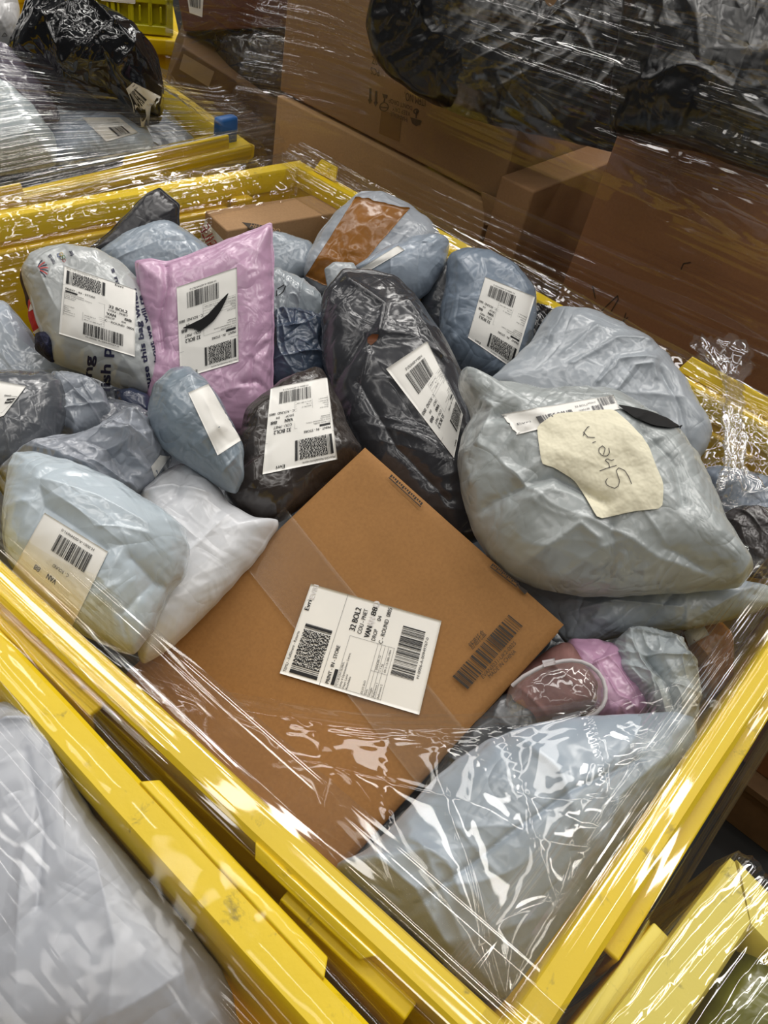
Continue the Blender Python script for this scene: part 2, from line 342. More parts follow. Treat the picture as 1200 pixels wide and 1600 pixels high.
# ------------------------------------------------------------------ parcels in polythene
def resample(poly_px, n, soft):
    P = np.asarray(poly_px, float)
    for _ in range(2):
        Q = np.roll(P, -1, 0); P = np.stack([P + (Q - P) * soft, Q - (Q - P) * soft], 1).reshape(-1, 2)
    Q = np.vstack([P, P[:1]]); d = np.r_[0, np.cumsum(np.hypot(*np.diff(Q, axis=0).T))]
    t = np.linspace(0, d[-1], n, endpoint=False)
    return np.stack([np.interp(t, d, Q[:, 0]), np.interp(t, d, Q[:, 1])], 1)
class Bag:
    def __init__(s, name, label, outline, z, tilt, T, mat, a=2.7, b=.5, seam=.0, wr=.006, ws=.07, crease_dir=None, aniso=1., seed=1,
                 folds=(), quiet=(), Tb=.05, cx=None, soft=.13, n=240, ns=78, roll=0, puck=.004, group=None, cat='parcel', X=None, under=True, tf=None):
        P = resample(outline, n, soft); P = P.mean(0) + (P - P.mean(0)) * 1.025; P = P + 2.2 * np.stack([pn(P[:, 0] / 26, P[:, 1] / 26, seed), pn(P[:, 0] / 26, P[:, 1] / 26, seed + 7)], 1); c = np.array(cx, float) if cx is not None else P.mean(0)
        s.c3 = at(c[0], c[1], z) if X is None else atx(c[0], c[1], X)
        h = CAM - s.c3; h[2] = 0; h = nrm(h); sd = np.cross(UP, h)
        t, r = math.radians(tilt), math.radians(roll)
        s.n = nrm(UP * math.cos(t) + h * math.sin(t) + sd * math.sin(r))
        s.e1 = nrm(np.cross(s.n, h) if abs(s.n @ h) < .98 else np.cross(s.n, UP)); s.e2 = np.cross(s.n, s.e1)
        B = s.uv(hit(P, s.c3, s.n)); s.B = B
        th = np.arctan2(B[:, 1], B[:, 0]); rr = np.hypot(B[:, 0], B[:, 1]); o = np.argsort(th)
        s.th, s.rr = th[o], rr[o]
        s.T, s.a, s.b, s.seam, s.wr, s.ws, s.seed, s.puck = T, a, b, seam, wr, ws, seed, puck
        s.cd = crease_dir if crease_dir is not None else seed * 1.3; s.an = aniso
        s.folds = [(s.uv(hit(p, s.c3 + s.n * T * .7, s.n)), d, wd) for p, d, wd in folds]
        s.quiet = [s.uv(hit(q, s.c3 + s.n * T * .8, s.n)) for q in quiet]
        A = np.linspace(0, 1, ns) ** .8
        U = s.B[:, None, :] * A[None, :, None]; q = U.reshape(-1, 2)
        sv = np.broadcast_to(A[None], (n, ns)).ravel(); tv = np.broadcast_to(np.linspace(0, 2 * np.pi, n, endpoint=False)[:, None], (n, ns)).ravel()
        top = s.c3 + q @ np.stack([s.e1, s.e2]) + s.n * s.H(q, sv)[:, None]
        nb = 10; A2 = np.linspace(0, 1, nb); q2 = (s.B[:, None, :] * A2[None, :, None]).reshape(-1, 2); s2 = np.broadcast_to(A2[None], (n, nb)).ravel()
        hb = -Tb * (1 - s2 ** 2.2) ** .8 + s.rim(q2) * s2 ** 4 - .0004
        bot = s.c3 + q2 @ np.stack([s.e1, s.e2]) + s.n * hb[:, None]
        f1 = grid_faces(n, ns, True); f2 = grid_faces(n, nb, True)[:, ::-1] + n * ns
        i = np.arange(n); j = (i + 1) % n
        f3 = np.stack([i * ns + ns - 1, n * ns + i * nb + nb - 1, n * ns + j * nb + nb - 1, j * ns + ns - 1], 1)[:, ::-1]
        s.obj = empty(name); tag(s.obj, label, cat, group)
        s.body = mesh_obj('bag_body' if cat != 'garment' else 'cloth', np.r_[top, bot], np.r_[f1, f2, f3], mat, s.obj, True)
        s.parts = []
    def uv(s, p): d = np.atleast_2d(p) - s.c3; return np.stack([d @ s.e1, d @ s.e2], 1)
    def rim(s, q): return .006 * pn(q[:, 0] * 14, q[:, 1] * 14, s.seed + 40)
    def sparam(s, q):
        th = np.arctan2(q[:, 1], q[:, 0]); return np.hypot(q[:, 0], q[:, 1]) / np.interp(th, s.th, s.rr, period=2 * np.pi)
    def H(s, q, sv=None):
        sv = np.minimum(1, s.sparam(q)) if sv is None else sv
        t = np.clip(sv / (1 - s.seam), 0, 1); base = s.T * (1 - t ** s.a) ** s.b
        c, d = math.cos(s.cd), math.sin(s.cd); x = q[:, 0] * c + q[:, 1] * d; y = (-q[:, 0] * d + q[:, 1] * c) * s.an
        x = x + .35 * s.ws * pn(q[:, 0] / s.ws / 1.6, q[:, 1] / s.ws / 1.6, s.seed + 11); y = y + .35 * s.ws * pn(q[:, 0] / s.ws / 1.6, q[:, 1] / s.ws / 1.6, s.seed + 23)
        f0 = 1 / s.ws
        lo1 = np.clip(pn(q[:, 0] / .11, q[:, 1] / .11, s.seed + 51) * 2.2 + .45, .25, 1); lo2 = np.clip(pn(q[:, 0] / .09, q[:, 1] / .09, s.seed + 57) * 2.4 + .35, .25, 1)
        if s.wr > .0085: lo1 = .4 + .6 * lo1; lo2 = .5 + .5 * lo2
        c2, d2 = math.cos(s.cd + 1.15), math.sin(s.cd + 1.15); x2 = q[:, 0] * c2 + q[:, 1] * d2; y2 = -q[:, 0] * d2 + q[:, 1] * c2
        W = 1.9 * facet(x * f0 * .6, y * f0 * .42, s.seed + 1) + .9 * facet(x2 * f0 * 1.25, y2 * f0 * .9, s.seed + 2) + (.25 + .75 * lo2) * .46 * facet(x * f0 * 2.6, y * f0 * 1.9, s.seed + 3) + lo1 * .09 * facet(x2 * f0 * 5.5, y2 * f0 * 4, s.seed + 5)
        W = W + lo1 * (.42 * np.exp(-np.abs(pn(x * f0 * .9, y * f0 * .30, s.seed + 4)) / .06) + .22 * np.exp(-np.abs(pn(x * f0 * 2.2, y * f0 * .8, s.seed + 5)) / .09))
        W = W + lo2 * (.36 * np.exp(-np.abs(pn(x2 * f0 * 1.1, y2 * f0 * .34, s.seed + 7)) / .06) + .06 * np.abs(pn(x2 * f0 * 7, y2 * f0 * 5, s.seed + 9)))
        W = W * s.wr * 1.75
        th = np.arctan2(q[:, 1], q[:, 0])
        pk = np.abs(pn(np.cos(th) * 7, np.sin(th) * 7, s.seed + 5)) * 1.6 + .6 * np.abs(pn(np.cos(th) * 17, np.sin(th) * 17, s.seed + 6))
        W = W - s.puck * .5 * pk * np.clip((sv - .70) / .2, 0, 1) * np.clip((1 - sv) / .06, 0, 1)
        m = np.ones(len(q))
        for Q in s.quiet:
            ctr = Q.mean(0); A = np.linalg.lstsq((Q - ctr) , np.array([[-1, -1], [1, -1], [1, 1], [-1, 1]], float), rcond=None)[0]
            e = np.abs((q - ctr) @ A).max(1); m = np.minimum(m, .22 + .78 * np.clip((e - 1.0) / .35, 0, 1))
        out = base + W * m * np.clip((1 - sv) / .05, 0, 1)
        for pts, dep, wd in s.folds:
            D = np.full(len(q), 9.)
            for a, b in zip(pts[:-1], pts[1:]):
                ab = b - a; t2 = np.clip(((q - a) @ ab) / (ab @ ab), 0, 1); D = np.minimum(D, np.hypot(*(q - a - t2[:, None] * ab).T))
            out = out + dep * np.exp(-(D / wd)) * np.clip((1 - sv) / .12, 0, 1) * m
        return out + s.rim(q) * sv ** 4
    def pos(s, px, off=0.):
        h = np.full(len(px), s.T * .8); d = rays(px); dn = d @ s.n
        for _ in range(9):
            t = (((s.c3 - CAM) @ s.n) + h) / dn; P = CAM + d * t[:, None]; q = s.uv(P); h = .5 * h + .5 * s.H(q)
        return s.c3 + q @ np.stack([s.e1, s.e2]) + s.n * (s.H(q) + off)[:, None]
    def done(s): settle(s.obj); return s
    def label(s, corners, seed, **kw): courier_label(s, s.obj, corners, seed, **kw); return s
    def patch(s, corners, mat, name, off=.0014, nu=24, nv=24, rag=0., parent=None): return sheet(s, corners, None, mat, name, parent or s.obj, off, nu, nv, rag)
    def shape(s, poly_px, mat, name, off=.0012, parent=None):       # a flat outline laid on the surface
        P = resample(poly_px, 72, .12); c = P.mean(0); A = np.linspace(0, 1, 22)
        q = (c + (P - c)[:, None, :] * A[None, :, None]).reshape(-1, 2)
        return mesh_obj(name, s.pos(q, off), grid_faces(72, 22, True), mat, parent or s.obj, True)
    def strokes(s, lines, wd, mat, name, off=.0022, parent=None):
        k = Ink()
        for L in lines:
            P = np.asarray(L, float); d = np.r_[0, np.cumsum(np.hypot(*np.diff(P, axis=0).T))]; t = np.linspace(0, d[-1], max(4, int(d[-1] / 3)))
            k.line(np.stack([np.interp(t, d, P[:, 0]), np.interp(t, d, P[:, 1])], 1), wd)
        return mesh_obj(name, s.pos(np.array(k.v), off), k.f, mat, parent or s.obj)
    def word(s, txt, p0, p1, up, mat=NAVY, name='lettering', off=.0012, bold=.0):
        v, f = text_vf(txt); v = v.copy(); v[:, 0] -= v[:, 0].min(); w0 = v[:, 0].max(); p0, p1, up = (np.asarray(q, float) for q in (p0, p1, up))
        def place(v): return p0 + v[:, :1] / w0 * (p1 - p0) + v[:, 1:] / .7 * up
        V = [s.pos(place(v), off)]; Fs = list(f)
        if bold:
            for db in ((bold, 0), (0, bold), (bold, bold)): 
                k = sum(len(q) for q in V); V.append(s.pos(place(v + np.array(db)), off)); Fs += [tuple(i + k for i in q) for q in f]
        return mesh_obj(name, np.vstack(V), Fs, mat, s.obj)

# ------------------------------------------------------------------ setting
fl = box('floor', (-4, -4, -.05), (10, 0, 0), (0, 10, 0), (0, 0, .05), plain('concrete_floor', (34, 33, 32), .8, .15, 8, .2), None, 0); fl['kind'] = 'structure'

# ------------------------------------------------------------------ folding yellow containers
def container(name, label, P, heights=(0, 0, 0, 0), rim_w=.028, sides=(0, 1, 2, 3), mats=(YEL, YELD), ledges={}, tabs=(), depth=.80, low=None):
    """P: four inner rim corners in plan, anticlockwise; ledges: side -> [(from, to)] in metres along it"""
    root = tag(empty(name), label, 'container')
    P = [np.array([p[0], p[1], Z0]) for p in P]
    for i in sides:
        a, b = P[i], P[(i + 1) % 4]; d = b - a; L = np.linalg.norm(d); d = d / L; n = np.array([d[1], -d[0], 0])
        box('side_wall', a + n * .002 - UP * depth, d * L, n * .018, UP * (depth - .034), mats[1], root, .003)
        m = 26; t = np.linspace(0, 1, m)                                         # rim rail, gently bowed and worn
        prof = [(0, -.036), (0, -.004), (.003, 0), (rim_w - .004, .0005), (rim_w, -.003), (rim_w, -.022), (rim_w - .006, -.03), (.02, -.036)]
        ext0 = rim_w * .0; V = []
        for q in t:
            s = -rim_w * .98 + q * (L + 2 * rim_w * .98)
            w_ = .0015 * pn([s * 6], [i * 3.3], 2)[0]
            for (o, z) in prof:
                oo = o + w_; sm = np.clip(s, -oo, L + oo)
                V.append(a + d * sm + n * oo + UP * (z + .0012 * pn([s * 9], [o * 40 + i], 5)[0]))
        k = len(prof); fc = [(j * k + q, (j + 1) * k + q, (j + 1) * k + (q + 1) % k, j * k + (q + 1) % k) for j in range(m - 1) for q in range(k)]
        fc += [tuple(range(k))[::-1], tuple((m - 1) * k + q for q in range(k))]
        mesh_obj('rim_rail', V, fc, mats[0], root, True).data.set_sharp_from_angle(angle=.7)
        for (u0, u1) in ledges.get(i, ()):
            box('rim_ledge', a + d * u0 + n * (rim_w - .001) + UP * -.021, d * (u1 - u0), n * .015, UP * .006, mats[0], root, .002)
            box('ledge_skirt', a + d * u0 + n * (rim_w + .010) + UP * -.060, d * (u1 - u0), n * .004, UP * .041, mats[1], root, .0015)
            u = u0 + .03
            while u < u1:
                box('rib', a + d * u + n * .0195 + UP * -.075, d * .004, n * (rim_w - .012), UP * .052, mats[1], root, .001, 1); u += .085
        for j in range(4):
            u = L * (j + .5) / 4
            box('wall_rib', a + d * (u - .006) + n * .019 - UP * (depth - .02), d * .012, n * .014, UP * (depth - .10), mats[1], root, .002, 1)
    for (i, u0, u1, o0, o1, z0, z1) in tabs:
        a, b = P[i], P[(i + 1) % 4]; d = nrm(b - a); n = np.array([d[1], -d[0], 0])
        v = [a + d * u0 + n * o0 + UP * z0, a + d * u1 + n * o0 + UP * z0, a + d * (u1 - .008) + n * o1 + UP * z1, a + d * (u0 + .008) + n * o1 + UP * z1]
        q = nrm(np.cross(v[1] - v[0], v[3] - v[0])) * -.005
        bev_obj('latch_tab', v + [p + q for p in v], [(0, 1, 2, 3), (7, 6, 5, 4), (0, 4, 5, 1), (1, 5, 6, 2), (2, 6, 7, 3), (3, 7, 4, 0)], mats[0], root, .0015)
    mn = np.min(P, 0); ctr = np.mean(P, 0)
    q = [p - UP * depth for p in P]
    bev_obj('base', q + [p + UP * .03 for p in q], [(3, 2, 1, 0), (4, 5, 6, 7)] + [(j, (j + 1) % 4, 4 + (j + 1) % 4, 4 + j) for j in range(4)], mats[1], root, 0)
    for p in P:                                                                  # feet reach the floor
        e = nrm(ctr - p); c = p + e * .07 - np.array([.05, .05, 0]); c[2] = 0
        box('foot', c, (.1, 0, 0), (0, .1, 0), (0, 0, Z0 - depth), mats[1], root, .005)
    return root
C1 = at(791, 1594, 0)[:2]; C3 = at(1364, 761, 0)[:2]; C2 = at(466, 262, 0)[:2]; C4 = at(-487, 426, 0)[:2]
MAIN = container('pallet_container', 'large yellow plastic container in the middle, heaped with grey parcels and a brown carton', [C1, C3, C2, C4],
    rim_w=.028, ledges={0: [(.10, .78)], 3: [(.06, .80), (1.02, 1.14)], 1: [(.25, .5), (.62, 1.05)], 2: [(.05, .8)]}, mats=(YEL2, YELD),
    tabs=[(1, 1.02, 1.075, .020, .030, .000, .022), (1, .10, .31, .020, .034, 0, .024), (1, .60, .80, .020, .032, 0, .008), (2, .72, .80, .02, .03, 0, .012), (3, .98, 1.10, .026, .034, -.004, -.010)])
# hinge post and panel seams on the inner walls at the far corner
d31 = np.array([*(C4 - C2), 0]); d31 = nrm(d31); d21 = nrm(np.array([*(C3 - C2), 0])); c2 = np.array([*C2, Z0])
def inner_panel(nm, c, d, n, u0, u1, z0, z1, t=.012):
    box(nm, c + d * u0 + n * .001 + UP * z0, d * (u1 - u0), n * t, UP * (z1 - z0), YELD, MAIN, .004)
inner_panel('inner_panel', c2, d31, d21, .16, .62, -.5, -.045); inner_panel('inner_panel', c2, d31, d21, .66, 1.1, -.5, -.045)
inner_panel('hinge_strip', c2, d31, d21, .115, .15, -.5, -.03, .02); inner_panel('hinge_strip', c2, d31, d21, .628, .652, -.5, -.045, .008)
inner_panel('inner_panel', c2, d21, d31, .03, .46, -.5, -.045, .012); inner_panel('inner_panel', c2, d21, d31, .5, .95, -.5, -.045, .012)
v, f = tube_vf([c2 + (d31 + d21) * .035 + UP * z for z in np.linspace(-.5, -.05, 12)], .042, 16)
mesh_obj('corner_post', v, f, YEL, MAIN, True)
settle(MAIN)
LEFT = container('pallet_container', 'yellow container cut off at the lower left, holding one big pale sack', [(-.95, -.12), (-.088, -.12), (-.088, .98), (-.95, .98)],
    rim_w=.031, ledges={1: [(.0, .10), (.70, .95)]}, mats=(YEL2, YELD), tabs=[(1, .235, .435, .027, .040, -.002, -.006)]); settle(LEFT)
c = np.array([.198, -.106]); d1 = np.array([-.99, .12]); d2 = np.array([-.19, -.98])
RIGHT = container('pallet_container', 'yellow container whose scuffed corner shows at the lower right', [c + d1 * .6 + d2 * .9, c + d2 * .9, c, c + d1 * .6],
    rim_w=.040, mats=(YELP, YELD), ledges={1: [(.72, .84)], 2: [(.05, .4)]})
v, f = tube_vf([np.array([*(c + d2 * .075 - d1 * .038), Z0 - .03]) + np.array([*(-d1), 0]) * q for q in (0, .006, .012)], .008, 14)
mesh_obj('hinge_pin', v, f + 0, YELD, RIGHT, True); settle(RIGHT)
TL = container('pallet_container', 'yellow container at the upper left, heaped with a black sack and pale parcels', [(-.35, 1.225), (.85, 1.225), (1.0, 2.15), (-.35, 2.15)],
    rim_w=.028, mats=(YEL, YELD), tabs=[(0, .93, 1.17, .022, .028, -.004, .026), (0, .62, .755, .022, .028, -.004, .02)]); settle(TL)

# ------------------------------------------------------------------ cartons
def carton(name, label, c, ax, ay, az, mat, group=None, r=.004, tape=None):
    t = tag(empty(name), label, 'carton', group); box('carton_body', c, ax, ay, az, mat, t, r); return t
X = 1.10
KA = carton('shipping_carton', 'brown carton printed upside down, upper one of the wrapped stack at the top', (X, .775, Z0 + .014), (.5, 0, 0), (0, .585, 0), (0, 0, .56), CARD2)
KB = carton('shipping_carton', 'paler brown carton with a crushed corner, under the carton with upside-down printing', (X - .012, .785, .153), (.5, 0, 0), (0, .57, 0), (0, 0, Z0 + .008 - .153), CARD_L)
KC = carton('shipping_carton', 'narrow brown carton standing on end right of the crushed carton', (X - .03, .695, .153), (.42, 0, 0), (0, .072, 0), (0, 0, Z0 + .075 - .153), CARD_D)
KD = carton('shipping_carton', 'tall plain brown carton with pen marks at the right edge', (X - .005, -.30, .153), (.5, 0, 0), (0, .895, 0), (0, 0, Z0 + .255 - .153), CARD3)
fa = Flat((X, 0, 0), (-1, 0, 0)); fb = Flat((X - .012, 0, 0), (-1, 0, 0)); fd = Flat((X - .005, 0, 0), (-1, 0, 0))
def flat_word(surf, parent, txt, p0, p1, up, mat, off=.0008, name='printed_text'):
    v, f = text_vf(txt); v = v.copy(); v[:, 0] -= v[:, 0].min(); p0, p1, up = (np.asarray(q, float) for q in (p0, p1, up))
    px = p0 + v[:, :1] / v[:, 0].max() * (p1 - p0) + v[:, 1:] / .7 * up
    return mesh_obj(name, surf.pos(px, off), f, mat, parent)
for s, a, b, u in (('PCS', (592.5, 109), (579, 104.5), (0, 11)), ('20Z', (594, 92), (581, 87.5), (0, 12)), ('ITEM NO.', (664.5, 154), (632, 144), (0, 13)), ('QTY', (666, 141), (653, 137), (0, 9)),
                   ("DON'T DROP", (644, 166), (607, 153), (0, 7)), ('KEEP DRY', (640, 175), (613, 166), (0, 7)), ('HANDLE', (636, 184), (610, 174), (0, 7))):
    flat_word(fa, KA, s, a, b, u, BOXINK2)
def marks(surf, parent, polys, mat, name='printed_mark', off=.0008):
    k = []; f = []
    for P in polys: f.append(tuple(range(len(k), len(k) + len(P)))); k += [tuple(q) for q in P]
    return mesh_obj(name, surf.pos(np.array(k), off), f, mat, parent)
def ring(cx, cy, r, w_, a0=0, a1=360, n=14):
    A = np.radians(np.linspace(a0, a1, n)); 
    return [[(cx + math.cos(p) * r, cy + math.sin(p) * r), (cx + math.cos(q) * r, cy + math.sin(q) * r), (cx + math.cos(q) * (r - w_), cy + math.sin(q) * (r - w_)), (cx + math.cos(p) * (r - w_), cy + math.sin(p) * (r - w_))] for p, q in zip(A[:-1], A[1:])]
marks(fa, KA, [[(577, 138), (580.5, 138), (580, 156), (576.5, 156)], [(574.5, 155), (582, 156), (577.5, 163)], [(586, 142), (589.5, 142), (589, 160), (585.5, 160)], [(583.5, 159), (591, 160), (586.5, 167)],
               [(597, 146), (606, 149), (604, 154), (599, 153)], [(600, 153), (602, 154), (601, 160), (599, 160)]] + ring(600, 167, 7.5, 1.6) + [[(593, 166), (607, 168), (607, 169.5), (593, 167.5)]]
      + [[(641, 183), (659, 189), (656, 195), (650, 197), (644, 193)], [(650, 172), (653, 173), (651, 185), (649, 185)]] + ring(650, 174, 4.5, 2), BOXINK2)
kp = mesh_obj('parcel_tape', fa.pos([(596, 172), (628, 182), (624, 222), (592, 208)], .0006), [(0, 1, 2, 3)], plain('kraft_tape', (128, 94, 60), .3, .05, 20, .1), KA)
k = Ink()
for L in ([(926, 447), (930, 466)], [(940, 486), (952, 474), (965, 462), (966, 468), (954, 488)], [(978, 489), (974, 502), (981, 496)], [(1064, 421), (1068, 412), (1079, 410)]): k.line(L, 1.6)
mesh_obj('pen_mark', fd.pos(np.array(k.v), .0008), k.f, BOXINK, KD)
# torn corner flap of the lower carton
v = fb.pos([(752, 300), (800, 322), (782, 345), (758, 352)], .0); v2 = v.copy(); v2[1] += (-.018, -.01, .008); v2[2] += (-.012, -.012, 0)
mesh_obj('torn_flap', np.r_[v2, v2 + np.array([.004, 0, 0])], [(0, 1, 2, 3), (7, 6, 5, 4), (0, 4, 5, 1), (1, 5, 6, 2), (2, 6, 7, 3), (3, 7, 4, 0)], CARD2, KB)
for K_ in (KA, KB, KC, KD): settle(K_)
# the pallet that carries them
PAL = tag(empty('wooden_pallet'), 'wooden pallet under the wrapped brown cartons', 'pallet'); WOOD = plain('pallet_wood', (120, 92, 62), .7, .15, 20, .3)
for j in range(6): box('deck_board', (1.05, -.35 + j * .30, .13), (.75, 0, 0), (0, .16, 0), (0, 0, .022), WOOD, PAL, .002, 1)
for xx in (1.06, 1.36, 1.69): box('pallet_block', (xx, -.35, 0), (.09, 0, 0), (0, 1.66, 0), (0, 0, .129), WOOD, PAL, .002, 1)
settle(PAL)

# ------------------------------------------------------------------ far stack, crate
def facing(p0): n = CAM - p0; n[2] = 0; return nrm(n)
def carton_px(label, tl, tr, bl, depth_at, mat, deep=.4, group=None):
    p0 = at(*depth_at); n = facing(p0); a, b, c_ = (hit([q], p0, n)[0] for q in (tl, tr, bl))
    ax = b - a; ay = c_ - a; ay = ay - nrm(ax) * (ay @ nrm(ax)); t = tag(empty('shipping_carton'), label, 'carton', group)
    box('carton_body', a, ax, ay, -np.cross(nrm(ax), nrm(ay)) * np.sign(np.cross(nrm(ax), nrm(ay)) @ n) * deep, mat, t)
    return t, Flat(a, n)
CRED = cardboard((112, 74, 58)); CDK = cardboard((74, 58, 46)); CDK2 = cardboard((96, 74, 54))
K1, s1 = carton_px('reddish brown carton with a white label, left of the tall wrapped stack', (268, -60), (500, -70), (292, 50), (400, 120, -.05), CRED)
lb = mesh_obj('carton_label', s1.pos([(292, -8), (318, -8), (316, 27), (296, 20)], .001), [(0, 1, 2, 3)], PAPER, K1)
kk = Ink(); kk.barcode(10, 10, 80, 50, 3, 18, 1); lay(s1, kk, [(293, -6), (317, -6), (315, 24), (297, 18)], (100, 100), INK, 'printing', lb, .0018); settle(K1)
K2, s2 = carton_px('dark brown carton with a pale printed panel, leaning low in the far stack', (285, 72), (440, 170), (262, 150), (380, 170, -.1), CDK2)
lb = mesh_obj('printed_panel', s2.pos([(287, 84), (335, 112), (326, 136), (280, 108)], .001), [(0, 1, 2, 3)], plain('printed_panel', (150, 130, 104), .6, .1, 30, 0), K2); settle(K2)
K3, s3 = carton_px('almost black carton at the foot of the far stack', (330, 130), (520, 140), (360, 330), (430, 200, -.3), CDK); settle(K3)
# vented yellow crate
p0 = at(180, 50, -.12); n = facing(p0); rt = np.cross(UP, n) * 1.0
if rays([(200, 20)])[0] @ rt < rays([(100, 20)])[0] @ rt: rt = -rt
CR = tag(empty('vented_crate'), 'yellow-green vented plastic crate at the top edge with a white paper slip', 'crate')
o = hit([(178, 49)], p0, n)[0]; tiltv = rt * .985 + UP * .03; wd = .42; x0 = -.26
def cbox(nm, u, z, du, dz, dep=.012, back=0, mat=YELG): box(nm, o + tiltv * (x0 + u) + UP * z - n * back, tiltv * du, UP * dz, -n * dep, mat, CR, .002, 1)
cbox('crate_back', 0, .0, wd, .30, .01, .02); cbox('bottom_rail', 0, 0, wd, .022, .03); cbox('upper_rail', 0, .075, wd, .014, .025); cbox('upper_rail', 0, .125, wd, .014, .025)
for q in range(9): cbox('upright', .01 + q * .049, .02, .011, .26, .024)
for q in range(14): cbox('vent_bar', .02 + q * .028, .03, .006, .04, .016)
cbox('paper_slip', .23, .072, .09, .10, .002, -.003, PAPER)
for sgn in (0, 1): box('crate_side', o + tiltv * (x0 + sgn * (wd - .012)), tiltv * .012, UP * .3, -n * .3, YELG, CR, .002, 1)
settle(CR)
FB = tag(empty('pallet_container'), 'dim yellow container in the far gap, under the vented crate', 'container')
box('side_wall', o + tiltv * (x0 - .3) - UP * (o[2] - .02), tiltv * .72, UP * (o[2] - .03), -n * .5, YELD, FB, .004); 
box('rim_rail', o + tiltv * (x0 - .32) - UP * .045 + n * .02, tiltv * .76, UP * .04, -n * .54, YEL, FB, .004); settle(FB)

# ------------------------------------------------------------------ the brown carton on top of the heap
T_, R_, B_ = np.array([.4058141, .4872718, -.02 + Z0]), np.array([.4086144, .17128421, -.07 + Z0]), np.array([.10003254, .19316604, -.226 + Z0])
ax, ay = R_ - T_, (B_ - R_) * 1.24; cn = nrm(np.cross(ay, ax)); cn = cn if cn[2] > 0 else -cn; fc = Flat(T_, cn)
CB = tag(empty('shipping_carton'), 'flat brown carton with a white courier label, lying on top of the grey parcels', 'carton')
v, f = box_vf(T_ - cn * .0045 , ax, ay, -cn * .075); bev_obj('carton_body', v, f, CARD, CB, .003)
def slab(nm, o, q0, q1, s0, s1, th, mat, r=.0012): return box(nm, T_ + cn * o + ax * q0 + ay * s0, ax * (q1 - q0), ay * (s1 - s0), cn * th, mat, CB, r, 2)
# lid panel with a soft, slightly crushed rim
nu, nv = 70, 70; u, vv = np.meshgrid(np.linspace(0, 1, nu), np.linspace(0, 1, nv), indexing='ij'); u = u.ravel(); vv = vv.ravel()
ed = np.minimum(np.minimum(u, 1 - u), np.minimum(vv, 1 - vv)); h = -.0045 * np.exp(-ed / .012) + .0018 * pn(u * 5, vv * 5, 4) - .0035 * np.clip(1 - np.abs(u - .955) / .02, 0, 1) * np.clip((vv - .35) * 2, 0, 1) * (np.abs(pn(u * 9, vv * 30, 8)) * 2)
w1 = .0035 * pn(vv * 9, vv * 0 + 3.3, 6)
top = T_ + (u + w1 * np.clip((u - .9) * 10, 0, 1))[:, None] * ax + vv[:, None] * ay + cn * h[:, None]
fs = grid_faces(nu, nv); N = nu * nv; b = [i * nv for i in range(nu)] + [(nu - 1) * nv + j for j in range(1, nv)] + [i * nv + nv - 1 for i in range(nu - 2, -1, -1)] + [j for j in range(nv - 2, 0, -1)]
sd = np.array([(b[i], b[(i + 1) % len(b)], b[(i + 1) % len(b)] + N, b[i] + N) for i in range(len(b))])
lid = mesh_obj('lid_panel', np.r_[top, top - cn * .005], np.r_[fs, fs[:, ::-1] + N, sd], CARD, CB, True); lid.data.set_sharp_from_angle(angle=.9)
for q, (o, s0, s1) in enumerate(((-.011, .02, .99), (-.018, .0, .97), (-.026, .03, 1.0))):
    box('flap_edge', T_ + cn * o + ax * .97 + ay * s0, ax * (.034 - .006 * q), ay * (s1 - s0), cn * .004, CARD_L if q == 1 else CARD, CB, .0015, 2)
lc = [(437, 1052), (486, 912), (690, 970), (655, 1117)]
class Lift(Flat): pass
courier_label(fc, CB, lc, 11, lift=.0032, top='TEMU - Fulfilment - Returns')
gh = Ink(); gh.text('EVRI', 88, 9, 8, 17, .5); gh.text('AN', 77, 80, 10, 10, .6); gh.text('0', 99, 80, 10, 7, .8); lay(fc, gh, lc, (105, 150), GHOST, 'ghost_print', CB, .0040)
k = Ink(); bc = [(707, 1057), (796, 959), (818, 977), (731, 1077)]
k.barcode(0, 0, 100, 25, 77, 34, 3); lay(fc, k, bc, (100, 25), BOXINK, 'printed_barcode', CB, .0032)
flat_word(fc, CB, 'EVAN3031-UK2-0025', (755, 1061), (807, 1006), (-4, -5), BOXINK, .0032, 'printed_text'); flat_word(fc, CB, 'MADE IN CHINA', (766, 1060), (807, 1019), (-4, -5), BOXINK, .0032, 'printed_text')
flat_word(fc, CB, '舒適托盒', (738, 1015), (760, 991), (-6, -7), BOXINK, .0032, 'printed_text')
mk = []
for (x0, y0, x1, y1) in ((612, 741, 662, 787), (770, 880, 812, 912)):
    dx, dy = x1 - x0, y1 - y0; L_ = math.hypot(dx, dy); px_, py_ = -dy / L_, dx / L_
    for q in range(16):
        a_, b_ = q / 16, (q + .7) / 16; wd_ = 3.2 if q % 3 else 5
        mk.append([(x0 + dx * a_, y0 + dy * a_), (x0 + dx * b_, y0 + dy * b_), (x0 + dx * b_ + px_ * wd_, y0 + dy * b_ + py_ * wd_), (x0 + dx * a_ + px_ * wd_, y0 + dy * a_ + py_ * wd_)])
    mk.append([(x0 + px_ * 6, y0 + py_ * 6), (x1 + px_ * 6, y1 + py_ * 6), (x1 + px_ * 7.5, y1 + py_ * 7.5), (x0 + px_ * 7.5, y0 + py_ * 7.5)])
mk.append([(805, 910), (825, 924), (820, 929), (812, 920)]); marks(fc, CB, mk, BOXINK, 'printed_mark', .0032)
def tape_strip(px4, off=.0026): return sheet(fc, px4, None, TAPE, 'clear_tape', CB, off, 20, 20)
tape_strip([(372, 872), (445, 792), (735, 1150), (660, 1235)]); tape_strip([(690, 935), (770, 850), (560, 1190), (455, 1300)], .0028) if False else None
settle(CB)

